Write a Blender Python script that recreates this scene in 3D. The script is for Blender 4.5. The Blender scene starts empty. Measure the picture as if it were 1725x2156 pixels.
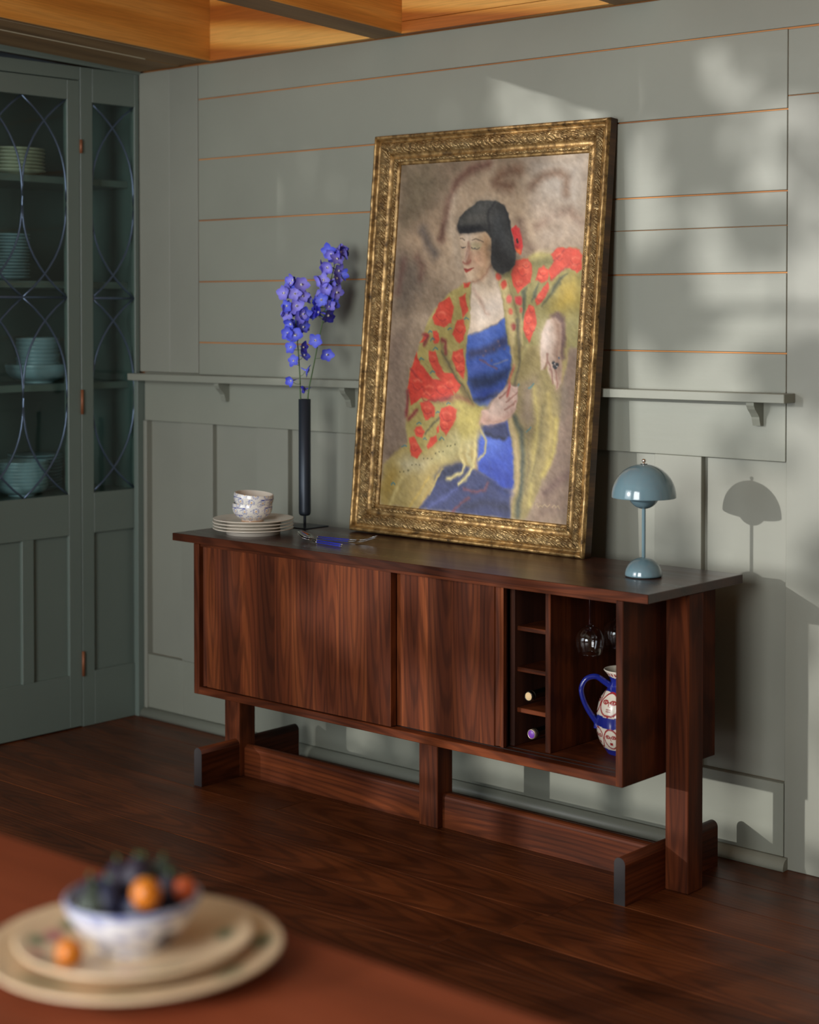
import bpy, bmesh, math, random
import numpy as np
from mathutils import Vector, Matrix, Euler
random.seed(7); rng = np.random.default_rng(7)
R = math.radians
scene = bpy.context.scene
COL = scene.collection

# ---------------------------------------------------------------- camera
cam = bpy.data.cameras.new('camera'); camo = bpy.data.objects.new('camera', cam); COL.objects.link(camo)
camo.location = (3.072, -3.84, 1.402)
camo.rotation_euler = (R(90 - 1.45), 0, R(41.72))
cam.sensor_fit = 'VERTICAL'; cam.sensor_height = 36; cam.sensor_width = 36 * 1725 / 2156
cam.lens = 3643 / 2156 * 36
cam.shift_x = 0; cam.shift_y = -(1078 - 744.8) / 2156
cam.dof.use_dof = True; cam.dof.focus_distance = 4.58; cam.dof.aperture_fstop = 2.6
cam.clip_start = .05
scene.camera = camo

# ---------------------------------------------------------------- light
scene.view_settings.view_transform = 'Standard'; scene.view_settings.look = 'None'
scene.view_settings.gamma = 1; scene.view_settings.use_curve_mapping = False
scene.view_settings.exposure = 0.0
world = bpy.data.worlds.new('world'); scene.world = world; world.use_nodes = True
bg = world.node_tree.nodes['Background']; bg.inputs[0].default_value = (.62, .78, 1, 1); bg.inputs[1].default_value = .6
SUN_D = Vector((.3734, .9122, -.175)).normalized()
sl = bpy.data.lights.new('sun', 'SUN'); sl.energy = 2.15; sl.color = (1, .97, .93); sl.angle = R(.55)
so = bpy.data.objects.new('sun', sl); COL.objects.link(so); so.rotation_euler = SUN_D.to_track_quat('-Z', 'Y').to_euler()
def window_light(name, x0, x1, z0, z1, y, energy, color):
    l = bpy.data.lights.new(name, 'AREA'); l.shape = 'RECTANGLE'; l.size = x1 - x0; l.size_y = z1 - z0
    l.energy = energy; l.color = color
    o = bpy.data.objects.new(name, l); COL.objects.link(o); o.location = ((x0 + x1) / 2, y, (z0 + z1) / 2)
    o.rotation_euler = (R(90), 0, 0)      # emits towards +y, into the room
    return o
window_light('skylight_through_window', -3.4, -.6, .5, 3.2, -5.95, 92, (.88, .95, 1))
window_light('skylight_through_window', .5, 2.5, .5, 3.0, -5.95, 245, (.97, .98, .98))

# ---------------------------------------------------------------- helpers
WL = {}
def lin(c):
    return tuple(((v / 255) / 12.92 if v / 255 <= .04045 else ((v / 255 + .055) / 1.055) ** 2.4) for v in c)
def tag(o, label=None, cat=None, group=None, kind=None):
    if label: o['label'] = label
    if cat: o['category'] = cat
    if group: o['group'] = group
    if kind: o['kind'] = kind
    return o
def empty(name, loc, label=None, cat=None, group=None, kind=None, rot=None):
    o = bpy.data.objects.new(name, None); COL.objects.link(o); o.location = loc; o.empty_display_size = .05
    if rot: o.rotation_euler = rot
    WL[o] = Vector(loc)
    return tag(o, label, cat, group, kind)
def link(name, me, mat, parent=None, loc=(0, 0, 0), local=False, rot=None):
    """loc is a world position unless local; parents are unrotated unless local"""
    o = bpy.data.objects.new(name, me); COL.objects.link(o)
    if mat is not None and len(me.materials) == 0: me.materials.append(mat)
    loc = Vector(loc)
    WL[o] = loc if not local else (WL.get(parent, Vector()) + loc)
    if parent is not None:
        o.parent = parent
        o.location = loc if local else loc - WL[parent]
    else: o.location = loc
    if rot: o.rotation_euler = rot
    return o
def mesh_from(name, vs, fs, smooth=False):
    me = bpy.data.meshes.new(name); me.from_pydata([tuple(v) for v in vs], [], fs); me.validate(); me.update()
    if smooth:
        for p in me.polygons: p.use_smooth = True
    return me
def bevel_mesh(me, w, seg=1):
    bm = bmesh.new(); bm.from_mesh(me)
    bmesh.ops.bevel(bm, geom=bm.edges[:], offset=w, segments=seg, affect='EDGES', profile=.5)
    bm.to_mesh(me); bm.free()
def box_mesh(name, sx, sy, sz, bev=0.0, seg=1):
    hx, hy, hz = sx / 2, sy / 2, sz / 2
    vs = [(-hx, -hy, -hz), (hx, -hy, -hz), (hx, hy, -hz), (-hx, hy, -hz), (-hx, -hy, hz), (hx, -hy, hz), (hx, hy, hz), (-hx, hy, hz)]
    fs = [(3, 2, 1, 0), (4, 5, 6, 7), (0, 1, 5, 4), (1, 2, 6, 5), (2, 3, 7, 6), (3, 0, 4, 7)]
    me = mesh_from(name, vs, fs)
    if bev: bevel_mesh(me, bev, seg)
    return me
def box(name, mat, x0, x1, y0, y1, z0, z1, parent=None, bev=0.0015, seg=1):
    return link(name, box_mesh(name, x1 - x0, y1 - y0, z1 - z0, bev, seg), mat, parent, ((x0 + x1) / 2, (y0 + y1) / 2, (z0 + z1) / 2))
def extrude_profile(name, prof, axis, a0, a1, smooth=False):
    """prof: closed 2-D outline; axis 'x': prof=(y,z), 'y': prof=(x,z), 'z': prof=(x,y)"""
    n = len(prof); vs = []
    for a in (a0, a1):
        for p, q in prof: vs.append({'x': (a, p, q), 'y': (p, a, q), 'z': (p, q, a)}[axis])
    fs = [tuple(range(n))[::-1], tuple(range(n, 2 * n))] + [(i, (i + 1) % n, n + (i + 1) % n, n + i) for i in range(n)]
    me = mesh_from(name, vs, fs)
    bm = bmesh.new(); bm.from_mesh(me); bmesh.ops.recalc_face_normals(bm, faces=bm.faces[:]); bm.to_mesh(me); bm.free()
    if smooth:
        for p in me.polygons: p.use_smooth = len(p.vertices) == 4
    return me
def lathe_mesh(name, prof, segs=48, smooth=True, closed=False):
    n = len(prof); vs = []
    for r, z in prof:
        for k in range(segs):
            a = 2 * math.pi * k / segs; vs.append((r * math.cos(a), r * math.sin(a), z))
    fs = []
    m = n if closed else n - 1
    for i in range(m):
        j = (i + 1) % n
        for k in range(segs):
            k2 = (k + 1) % segs; fs.append((i * segs + k, i * segs + k2, j * segs + k2, j * segs + k))
    me = mesh_from(name, vs, fs)
    bm = bmesh.new(); bm.from_mesh(me)
    bmesh.ops.remove_doubles(bm, verts=bm.verts[:], dist=1e-6)
    bmesh.ops.recalc_face_normals(bm, faces=bm.faces[:]); bm.to_mesh(me); bm.free()
    if smooth:
        for p in me.polygons: p.use_smooth = True
    return me
def smooth_prof(pts, sub=4):
    """Catmull-Rom through profile points"""
    P = [Vector((a, b)) for a, b in pts]; out = []
    for i in range(len(P) - 1):
        p0 = P[max(i - 1, 0)]; p1 = P[i]; p2 = P[i + 1]; p3 = P[min(i + 2, len(P) - 1)]
        for s in range(sub):
            t = s / sub
            q = .5 * ((2 * p1) + (p2 - p0) * t + (2 * p0 - 5 * p1 + 4 * p2 - p3) * t * t + (3 * p1 - p0 - 3 * p2 + p3) * t ** 3)
            out.append((max(q.x, 0), q.y))
    out.append(tuple(P[-1])); return out
def tube_mesh(name, path, rad, segs=10, flat=1.0, up=(0, 0, 1)):
    P = [Vector(p) for p in path]; n = len(P); vs = []
    if not hasattr(rad, '__len__'): rad = [rad] * n
    U = Vector(up)
    for i, p in enumerate(P):
        t = (P[min(i + 1, n - 1)] - P[max(i - 1, 0)]).normalized()
        a = t.cross(U)
        if a.length < 1e-4: a = t.cross(Vector((0, 1, 0)))
        a.normalize(); b = t.cross(a).normalized()
        for k in range(segs):
            an = 2 * math.pi * k / segs; vs.append(p + a * math.cos(an) * rad[i] + b * math.sin(an) * rad[i] * flat)
    fs = []
    for i in range(n - 1):
        for k in range(segs):
            k2 = (k + 1) % segs; fs.append((i * segs + k, i * segs + k2, (i + 1) * segs + k2, (i + 1) * segs + k))
    fs.append(tuple(range(segs))[::-1]); fs.append(tuple(range((n - 1) * segs, n * segs)))
    me = mesh_from(name, vs, fs)
    bm = bmesh.new(); bm.from_mesh(me); bmesh.ops.recalc_face_normals(bm, faces=bm.faces[:]); bm.to_mesh(me); bm.free()
    for p in me.polygons: p.use_smooth = True
    return me
def crom(pts, sub=6):
    P = [Vector(p) for p in pts]; out = []
    for i in range(len(P) - 1):
        p0 = P[max(i - 1, 0)]; p1 = P[i]; p2 = P[i + 1]; p3 = P[min(i + 2, len(P) - 1)]
        for s in range(sub):
            t = s / sub
            out.append(.5 * ((2 * p1) + (p2 - p0) * t + (2 * p0 - 5 * p1 + 4 * p2 - p3) * t * t + (3 * p1 - p0 - 3 * p2 + p3) * t ** 3))
    out.append(P[-1]); return out
def paint_verts(me, fn):
    """per-vertex colour from fn(co array Nx3) -> Nx3 sRGB 0..255"""
    n = len(me.vertices); co = np.empty(n * 3); me.vertices.foreach_get('co', co); co = co.reshape(-1, 3)
    c = np.clip(fn(co), 0, 255) / 255.0
    l = np.where(c <= .04045, c / 12.92, ((c + .055) / 1.055) ** 2.4)
    at = me.color_attributes.new('paint', 'FLOAT_COLOR', 'POINT')
    at.data.foreach_set('color', np.c_[l, np.ones(n)].astype(np.float32).ravel())

# ---------------------------------------------------------------- materials
class NT:
    def __init__(s, name):
        s.m = bpy.data.materials.new(name); s.m.use_nodes = True; s.t = s.m.node_tree; s.p = s.t.nodes['Principled BSDF']
    def n(s, typ, **kw):
        nd = s.t.nodes.new('ShaderNode' + typ)
        for k, v in kw.items():
            if k.startswith('i_'):
                key = k[2:].replace('_', ' ')
                nd.inputs[int(key) if key.isdigit() else key].default_value = v
            else: setattr(nd, k, v)
        return nd
    def l(s, a, b): s.t.links.new(a, b)
    def mixc(s, f, a, b, mode='MIX'):
        nd = s.n('Mix', data_type='RGBA', blend_type=mode)
        for sock, v in ((nd.inputs[0], f), (nd.inputs[6], a), (nd.inputs[7], b)):
            if hasattr(v, 'is_linked') or hasattr(v, 'links'): s.l(v, sock)
            elif isinstance(v, (tuple, list)): sock.default_value = (*v[:3], 1)
            else: sock.default_value = v
        return nd.outputs[2]
    def ramp(s, f, stops):
        nd = s.n('ValToRGB'); e = nd.color_ramp.elements
        while len(e) < len(stops): e.new(.5)
        for el, (p, c) in zip(e, stops): el.position = p; el.color = (*c[:3], 1) if hasattr(c, '__len__') else (c, c, c, 1)
        s.l(f, nd.inputs[0]); return nd.outputs[0]
    def coords(s, scale, rnd=True):
        tc = s.n('TexCoord'); v = tc.outputs['Object']
        if rnd:
            oi = s.n('ObjectInfo'); ml = s.n('VectorMath', operation='MULTIPLY'); ml.inputs[1].default_value = (37, 53, 71)
            s.l(oi.outputs['Random'], ml.inputs[0]); ad = s.n('VectorMath', operation='ADD'); s.l(v, ad.inputs[0]); s.l(ml.outputs[0], ad.inputs[1]); v = ad.outputs[0]
        mp = s.n('Mapping'); mp.inputs['Scale'].default_value = scale; s.l(v, mp.inputs['Vector']); return mp.outputs[0]
    def noise(s, vec, scale, detail=4, rough=.55, dist=0):
        nd = s.n('TexNoise'); s.l(vec, nd.inputs['Vector'])
        nd.inputs['Scale'].default_value = scale; nd.inputs['Detail'].default_value = detail; nd.inputs['Roughness'].default_value = rough; nd.inputs['Distortion'].default_value = dist
        return nd.outputs['Fac']
    def bump(s, h, strength, dist=.002):
        b = s.n('Bump'); b.inputs['Strength'].default_value = strength; b.inputs['Distance'].default_value = dist
        s.l(h, b.inputs['Height']); s.l(b.outputs[0], s.p.inputs['Normal'])
    def set(s, **kw):
        for k, v in kw.items():
            s.p.inputs[k.replace('_', ' ')].default_value = (*v[:3], 1) if hasattr(v, '__len__') and len(v) == 3 else v
        return s.m
def plain(name, col, rough=.5, metal=0, **kw):
    t = NT(name); t.set(Base_Color=lin(col), Roughness=rough, Metallic=metal); t.set(**kw); return t.m
def wood(name, dark, mid, light, axis='z', rough=.38, vary=.25, across=11, along=.8, figure=.4, bump=.15, coat=0.0, knots=0, spec=.5, cath=None):
    t = NT(name)
    ax = {'x': 0, 'y': 1, 'z': 2}[axis]
    def sc(a, b): v = [a, a, a]; v[ax] = b; return tuple(v)
    n1 = t.noise(t.coords(sc(across, along)), 1, 5, .6, .5)
    w = t.n('TexWave', wave_type='BANDS', bands_direction='DIAGONAL'); w.inputs['Scale'].default_value = 1.0
    w.inputs['Distortion'].default_value = 11; w.inputs['Detail'].default_value = 2; w.inputs['Detail Scale'].default_value = .35
    t.l(t.coords(sc(4.5, .55)), w.inputs['Vector'])
    n3 = t.noise(t.coords(sc(across * 6, along * 2.2)), 1, 3, .6, .3)
    m0 = t.n('Mix', data_type='FLOAT'); m0.inputs[0].default_value = .38; t.l(n1, m0.inputs[2]); t.l(n3, m0.inputs[3])
    mx = t.n('Mix', data_type='FLOAT'); mx.inputs[0].default_value = figure * .45; t.l(m0.outputs[0], mx.inputs[2]); t.l(w.outputs['Fac'], mx.inputs[3])
    c = t.ramp(mx.outputs[0], [(.26, lin(dark)), (.50, lin(mid)), (.75, lin(light))])
    fine = t.noise(t.coords(sc(260, 7)), 1, 2, .6)
    fr = t.ramp(fine, [(.3, .70), (.62, 1.10)])
    c = t.mixc(.55, c, fr, 'MULTIPLY')
    if knots:
        v = t.n('TexVoronoi'); v.inputs['Scale'].default_value = 1; t.l(t.coords(sc(3.0, 1.3)), v.inputs['Vector'])
        kn = t.ramp(v.outputs['Distance'], [(.02, .10), (.07, 1.0)])
        c = t.mixc(knots, c, kn, 'MULTIPLY')
    if cath:      # nested arches of flat-sawn grain
        o2 = t.n('ObjectInfo'); sb_ = t.n('Math', operation='SUBTRACT'); sb_.inputs[1].default_value = .5; t.l(o2.outputs['Random'], sb_.inputs[0])
        ml = t.n('VectorMath', operation='MULTIPLY'); mv = [.05, .05, .05]; mv[ax] = .9; ml.inputs[1].default_value = mv; t.l(sb_.outputs[0], ml.inputs[0])
        tc2 = t.n('TexCoord'); ad2 = t.n('VectorMath', operation='ADD'); t.l(tc2.outputs['Object'], ad2.inputs[0]); t.l(ml.outputs[0], ad2.inputs[1])
        mp2 = t.n('Mapping'); mp2.inputs['Scale'].default_value = sc(8, .75); t.l(ad2.outputs[0], mp2.inputs['Vector'])
        w2 = t.n('TexWave', wave_type='RINGS', rings_direction=cath); w2.inputs['Scale'].default_value = 3.0; w2.inputs['Distortion'].default_value = 3.5; w2.inputs['Detail'].default_value = 3; w2.inputs['Detail Scale'].default_value = 1.2
        t.l(mp2.outputs[0], w2.inputs['Vector']); c = t.mixc(.75, c, t.ramp(w2.outputs['Fac'], [(.1, .62), (.55, 1.06)]), 'MULTIPLY')
    oi = t.n('ObjectInfo'); hs = t.n('HueSaturation')
    mr = t.n('MapRange'); mr.inputs['To Min'].default_value = 1 - vary; mr.inputs['To Max'].default_value = 1 + vary
    t.l(oi.outputs['Random'], mr.inputs['Value']); t.l(mr.outputs[0], hs.inputs['Value']); t.l(c, hs.inputs['Color'])
    t.l(hs.outputs[0], t.p.inputs['Base Color'])
    rr = t.ramp(n1, [(.3, rough - .06), (.7, rough + .08)]); t.l(rr, t.p.inputs['Roughness'])
    t.bump(fine, bump, .0006); t.p.inputs['Specular IOR Level'].default_value = spec
    if coat: t.p.inputs['Coat Weight'].default_value = coat; t.p.inputs['Coat Roughness'].default_value = .22
    return t.m
def paintwork(name, col, rough=.42, vary=.06, grain='x', bump=.28):
    t = NT(name); sc = {'x': (2.5, 40, 40), 'z': (40, 40, 2.5), 'y': (40, 2.5, 40)}[grain]
    n1 = t.noise(t.coords((2.2, 2.2, 2.2)), 1, 4, .55)
    c = t.ramp(n1, [(.3, tuple(v * (1 - vary) for v in lin(col))), (.7, tuple(v * (1 + vary) for v in lin(col)))])
    t.l(c, t.p.inputs['Base Color']); t.p.inputs['Roughness'].default_value = rough
    g = t.noise(t.coords(sc), 1, 5, .6); g2 = t.noise(t.coords((90, 90, 90)), 1, 3, .6)
    mx = t.n('Mix', data_type='FLOAT'); mx.inputs[0].default_value = .35; t.l(g, mx.inputs[2]); t.l(g2, mx.inputs[3])
    t.bump(mx.outputs[0], bump, .0012); return t.m
def attr_paint(name, rough=.5, bump=0, coat=0, spec=.5):
    t = NT(name); a = t.n('Attribute', attribute_name='paint'); t.l(a.outputs['Color'], t.p.inputs['Base Color'])
    t.p.inputs['Roughness'].default_value = rough; t.p.inputs['Coat Weight'].default_value = coat; t.p.inputs['Specular IOR Level'].default_value = spec
    if bump: t.bump(t.noise(t.coords((160, 160, 160), False), 1, 3, .6), bump, .0006)
    return t.m

M = {}
M['wall'] = paintwork('sage_wall_paint', (136, 138, 125), .42)
M['wallv'] = paintwork('sage_wall_paint_vertical', (137, 138, 126), .42, grain='z')
M['hutch'] = paintwork('blue_green_cabinet_paint', (106, 118, 110), .36, .04, 'z', .12)
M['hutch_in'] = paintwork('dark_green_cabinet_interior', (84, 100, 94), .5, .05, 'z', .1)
M['rawgap'] = wood('raw_orange_board_edge', (136, 80, 38), (188, 120, 60), (214, 148, 82), 'x', .6)
M['pine'] = wood('pine_beam_y', (186, 116, 44), (222, 152, 66), (238, 178, 94), 'y', .42, .1, 7, .5, .3, .1, 0, .5)
M['pinex'] = wood('pine_beam_x', (176, 100, 36), (222, 150, 64), (240, 180, 94), 'x', .42, .1, 7, .9, 1.5, .1, 0, .4)
M['pine_old_shaded'] = wood('weathered_shaded_pine', (110, 84, 52), (146, 114, 74), (166, 136, 94), 'y', .6, .1, 9, .6, .3)  # soffit and beam undersides: weathered tone with shade put into the colour
M['pine_pale'] = plain('pale_split_edge', (196, 186, 160), .7)
for a in 'xyz':
    M['walnut_' + a] = wood('walnut_' + a, (36, 16, 8), (79, 36, 16), (122, 60, 27), a, .5, .20, 13, .9, .32, .12, 0, 0, .14, 'X' if a == 'y' else 'Y')
M['walnut_top'] = wood('walnut_dark_top', (34, 19, 14), (58, 32, 22), (80, 46, 32), 'x', .30, .03, 12, .7, .3, .08, .2)
M['walnut_stave'] = wood('walnut_stave', (58, 26, 13), (90, 42, 20), (134, 71, 35), 'z', .5, .24, 13, .9, .28, .1, 0, 0, .14, 'Y')
M['walnut_in'] = wood('walnut_interior', (30, 16, 11), (60, 32, 22), (92, 52, 34), 'z', .45, .1, 12, .8, .3)
M['endgrain'] = plain('dark_end_grain', (34, 28, 28), .55)
M['slot'] = plain('dark_groove', (16, 10, 8), .6)
M['floor'] = wood('red_brown_floor_board', (60, 28, 11), (90, 44, 18), (116, 61, 27), 'x', .40, .20, 9, .5, .3, .2, .0, .6, .3, 'Z')
M['table'] = wood('reddish_table_top', (104, 48, 26), (126, 60, 34), (140, 70, 42), 'x', .55, .03, 6, .5, .2, spec=.2)
M['iron'] = plain('black_powder_coated_steel', (46, 54, 64), .42, .35)
M['steel'] = plain('polished_steel', (205, 203, 200), .12, 1)
M['chrome'] = plain('polished_chrome', (220, 212, 204), .08, 1)
M['bluehandle'] = plain('cobalt_resin', (34, 44, 170), .25)
M['brass'] = plain('worn_copper_hinge', (142, 88, 58), .5, .3)
M['lead'] = plain('grey_blue_lead_came', (96, 112, 134), .38, .7)
M['creamware'] = plain('cream_glazed_ceramic', (226, 216, 200), .22, 0, Coat_Weight=.3)
M['cupboard_cream'] = plain('pale_yellow_plate_glaze', (196, 196, 168), .3)
M['cupboard_blue'] = plain('pale_aqua_plate_glaze', (150, 178, 186), .3)
M['lamp'] = plain('stone_blue_enamel', (96, 121, 130), .16, 0, Coat_Weight=.6, Coat_Roughness=.05)
M['rubber'] = plain('black_rubber', (14, 14, 14), .7)
M['cork'] = plain('cork', (222, 190, 142), .8)
M['foil_purple'] = plain('purple_capsule', (112, 58, 160), .4)
M['foil_rim'] = plain('silvery_capsule_rim', (190, 176, 150), .3, .8)
M['bottle'] = plain('dark_bottle_glass', (10, 14, 11), .08, 0, Coat_Weight=1)
M['smoke'] = plain('smoked_rack_rail', (46, 50, 64), .22, .5)
M['redstem'] = plain('dark_red_glass_stem', (30, 5, 6), .1, 0, Coat_Weight=1)
M['stem'] = plain('green_flower_stem', (70, 100, 52), .55)
def flower_mat(name, a, b):
    t = NT(name); tc = t.n('TexCoord'); ln = t.n('VectorMath', operation='LENGTH'); t.l(tc.outputs['Object'], ln.inputs[0])
    c = t.ramp(ln.outputs['Value'], [(.0012, lin((206, 200, 236))), (.0040, lin(a)), (.018, lin(b))]); t.l(c, t.p.inputs['Base Color'])
    t.p.inputs['Roughness'].default_value = .55; t.p.inputs['Subsurface Weight'].default_value = .15; t.p.inputs['Subsurface Radius'].default_value = (.004, .004, .008)
    return t.m
M['petal_violet'] = flower_mat('violet_blue_petal', (160, 152, 240), (116, 112, 226))
M['petal_blue'] = flower_mat('cornflower_blue_petal', (112, 124, 240), (70, 78, 216))
M['petal_deep'] = flower_mat('deep_blue_petal', (78, 74, 206), (54, 48, 176))
M['pollen'] = plain('pale_flower_eye', (230, 226, 214), .6)
M['navy'] = plain('dark_navy_flower_eye', (24, 20, 60), .6)
def glass_mat(name, col=(1, 1, 1)):
    t = NT(name); t.set(Base_Color=col, Roughness=.0, IOR=1.45); t.p.inputs['Transmission Weight'].default_value = 1; return t.m
M['glass'] = glass_mat('clear_wine_glass')
def pane_mat():
    t = NT('cabinet_pane_glass'); out = t.t.nodes['Material Output']
    tr = t.n('BsdfTransparent'); tr.inputs[0].default_value = (.86, .93, .92, 1); gl = t.n('BsdfGlossy'); gl.inputs['Roughness'].default_value = .03
    lw = t.n('LayerWeight'); lw.inputs['Blend'].default_value = .5; pw = t.n('Math', operation='POWER'); pw.inputs[1].default_value = 4; t.l(lw.outputs['Facing'], pw.inputs[0]); fr = t.n('MapRange'); fr.inputs['To Min'].default_value = .035; fr.inputs['To Max'].default_value = .8; t.l(pw.outputs[0], fr.inputs['Value'])
    n = t.noise(t.coords((6, 6, 6)), 1, 2); b = t.n('Bump'); b.inputs['Strength'].default_value = .08; b.inputs['Distance'].default_value = .01; t.l(n, b.inputs['Height']); t.l(b.outputs[0], gl.inputs['Normal'])
    mx = t.n('MixShader'); t.l(fr.outputs[0], mx.inputs[0]); t.l(tr.outputs[0], mx.inputs[1]); t.l(gl.outputs[0], mx.inputs[2]); t.l(mx.outputs[0], out.inputs[0]); return t.m
M['pane'] = pane_mat()
def gold_mat(name, ornate):
    t = NT(name)
    v = t.n('TexVoronoi', feature='SMOOTH_F1'); v.inputs['Scale'].default_value = 1; t.l(t.coords((95, 95, 95)), v.inputs['Vector'])
    n1 = t.noise(t.coords((42, 42, 42)), 1, 6, .65); n2 = t.noise(t.coords((10, 10, 10)), 1, 4, .6)
    w = t.n('TexWave', wave_type='RINGS', rings_direction='SPHERICAL'); w.inputs['Scale'].default_value = 16; w.inputs['Distortion'].default_value = 9; w.inputs['Detail'].default_value = 3; t.l(t.coords((3, 3, 3)), w.inputs['Vector'])
    c = t.ramp(n1, [(.30, lin((62, 48, 30))), (.44, lin((140, 112, 68))), (.6, lin((196, 164, 108))), (.78, lin((228, 206, 158)))])
    c2 = t.ramp(n2, [(.35, lin((140, 98, 56))), (.62, lin((214, 184, 132)))])
    c = t.mixc(.35, c, c2, 'MULTIPLY') if not ornate else t.mixc(.3, c, c2)
    if ornate:
        dk = t.ramp(v.outputs['Distance'], [(.28, 1.0), (.70, .55)]); c = t.mixc(.7, c, dk, 'MULTIPLY')
    t.l(c, t.p.inputs['Base Color']); t.p.inputs['Metallic'].default_value = .55; 
    rr = t.ramp(n1, [(.3, .58), (.7, .28)]); t.l(rr, t.p.inputs['Roughness'])
    if ornate:
        ad = t.n('Math', operation='ADD'); inv = t.n('Math', operation='SUBTRACT'); inv.inputs[0].default_value = 1; t.l(v.outputs['Distance'], inv.inputs[1])
        t.l(inv.outputs[0], ad.inputs[0]); wm = t.n('Math', operation='MULTIPLY'); wm.inputs[1].default_value = .5; t.l(w.outputs['Fac'], wm.inputs[0]); t.l(wm.outputs[0], ad.inputs[1])
        t.bump(ad.outputs[0], 1.0, .005)
    else: t.bump(n1, .5, .003)
    return t.m
M['gold_ornate'] = gold_mat('ornate_gilt', True); M['gold'] = gold_mat('worn_gilt', False)
M['gold_side'] = wood('dark_gilt_side', (30, 20, 12), (72, 48, 26), (120, 84, 44), 'y', .5, .05, 14, 1, .3)
M['canvas'] = attr_paint('oil_paint', .5, .10, 0, .3)
M['glaze_paint'] = attr_paint('painted_ceramic', .2, 0, .5)
M['plate_paint'] = attr_paint('painted_plate', .3, 0, .2)
M['orange'] = plain('orange_kumquat', (196, 110, 18), .35)
M['redorange'] = plain('red_orange_fruit', (196, 84, 34), .4)
M['plum'] = plain('dark_purple_fig', (34, 25, 42), .55)
M['plum_blue'] = plain('blue_black_fruit', (28, 31, 54), .5)
M['plum_green'] = plain('dull_green_fig', (54, 62, 52), .55)
M['bark'] = plain('tree_bark', (86, 70, 56), .9); M['leaf'] = plain('outdoor_leaf', (70, 110, 50), .6)
M['plaster'] = plain('warm_white_plaster', (150, 146, 132), .8)
# ================================================================ SETTING
# ---- back wall: raw backing behind painted boards
wall = box('wall_back', M['rawgap'], -2.1, 4.2, .022, .14, -.1, 3.7, bev=0); tag(wall, 'sage green panelled back wall of wide boards over a wainscot', kind='structure')
def plank(x0, x1, z0, z1, y0=0., y1=.0065, mat='wall', name='plank'):
    return box(name, M[mat], x0, x1, y0, y1, z0, z1, wall, .0012)
ROWS = [1.19, 1.2935, 1.4955, 1.6990, 1.9015, 2.1010, 2.2145]
g = .0019
for i in range(6):
    z0, z1 = (ROWS[i] + g if i else 1.180), ROWS[i + 1] - (g if i < 5 else 0)
    xr = .9050 if i < 5 else 2.45
    if i == 2:        # this board has split along the grain on its right half
        plank(-1.2935, .30, z0, z1); plank(.3015, xr, z0, 1.6120); plank(.3015, xr, 1.6135, z1)
    else: plank(-1.2935, xr, z0, z1)
plank(-1.598, -1.4405, 1.19, 2.2145, -.001, .0065, 'wallv', 'vertical_board'); plank(-1.4395, -1.2965, 1.19, 2.2145, -.001, .0065, 'wallv', 'vertical_board')
plank(.9075, 2.45, 1.9345, 2.0975, -.001, .0065, 'wall', 'filler_board')
plank(.9075, 2.45, 0, 1.9325, -.001, .0065, 'wallv', 'wide_board'); box('backing_board', M['rawgap'], .909, 2.46, .0066, .0221, 0, 1.185, wall, 0)
box('backing_board', M['rawgap'], -1.30, 2.46, .0066, .0221, 1.185, 2.216, wall, 0)
# wainscot
plank(-1.575, .9050, 1.0225, 1.1885, 0, .0225, 'wall', 'top_rail')
plank(-1.575, .9085, .215, 1.0225, .0195, .0225, 'wallv', 'panel_board')
plank(-1.575, -1.3765, 0, .2145, 0, .0225, 'wall', 'bottom_rail'); plank(-1.3757, .9050, 0, .2145, 0, .0225, 'wall', 'bottom_rail')
for a, b in ((-1.385, -1.2275), (-1.015, -.8705), (-.655, -.51), (-.27, -.125), (.125, .27), (.517, .661)): plank(a, b, .2150, 1.0220, 0, .0225, 'wallv', 'stile')
plank(-1.598, -1.5775, 0, 1.165, -.030, .0225, 'hutch', 'corner_post'); plank(-1.5765, -1.560, 0, 1.022, -.006, .0225, 'wallv', 'corner_strip')
# base moulding
bb = extrude_profile('baseboard_back', [(0, 0), (-.024, 0), (-.024, .008), (-.021, .018), (-.014, .025), (-.006, .029), (0, .031)], 'x', -1.598, .918, True)
tag(link('baseboard_back', bb, M['wall'], None, (0, -.0005, 0)), 'sage quarter-round moulding along the foot of the back wall', kind='structure')
# plate rail
rail = empty('trim_1', (-.334, -.028, 1.178), 'narrow sage plate rail running across the back wall', kind='structure', rot=(0, -.0041, 0))
link('rail_shelf', box_mesh('rail_shelf', 2.532, .055, .023, .0015), M['wall'], rail, (0, -.0005, 0), True)
def bracket_mesh():
    prof = [(0, 0), (-.048, 0), (-.047, -.008), (-.041, -.018), (-.030, -.028), (-.021, -.038), (-.020, -.044), (-.015, -.060), (0, -.060)]
    return extrude_profile('bracket', prof, 'x', -.011, .011)
bkm = bracket_mesh()
for bx in (.8315, -1.155, -.586, .05): link('bracket', bkm, M['wall'], rail, (bx + .334, .0275, -.0118), True)

# ---- floor of long boards
fl = box('floor', M['slot'], -4.2, 4.2, -6.0, .14, -.16, -.0205, bev=0); tag(fl, 'dark reddish brown board floor', kind='structure')
yb_, k = 0.02, 0
rows = [.02 - .012] + [-.001 - .165 * i for i in range(1, 17)]
fr = random.Random(3)
for i in range(16):
    y1, y0 = rows[i], rows[i + 1]
    x = -1.75 - fr.random() * .3
    while x < 3.4:
        L = 1.3 + fr.random() * 1.5
        box('plank', M['floor'], x, min(x + L, 4.1), y0 + .0007, y1 - .0007, -.02, (0 if i else -.0003) + fr.uniform(-.0006, 0), fl, .0011); x += L + .001
box('plank_field', M['floor'], -4.2, 4.15, -5.9, rows[16] - .001, -.02, 0, fl, 0)
box('plank_field', M['floor'], -4.2, -2.06, rows[16], -1.66, -.02, 0, fl, 0)

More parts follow.
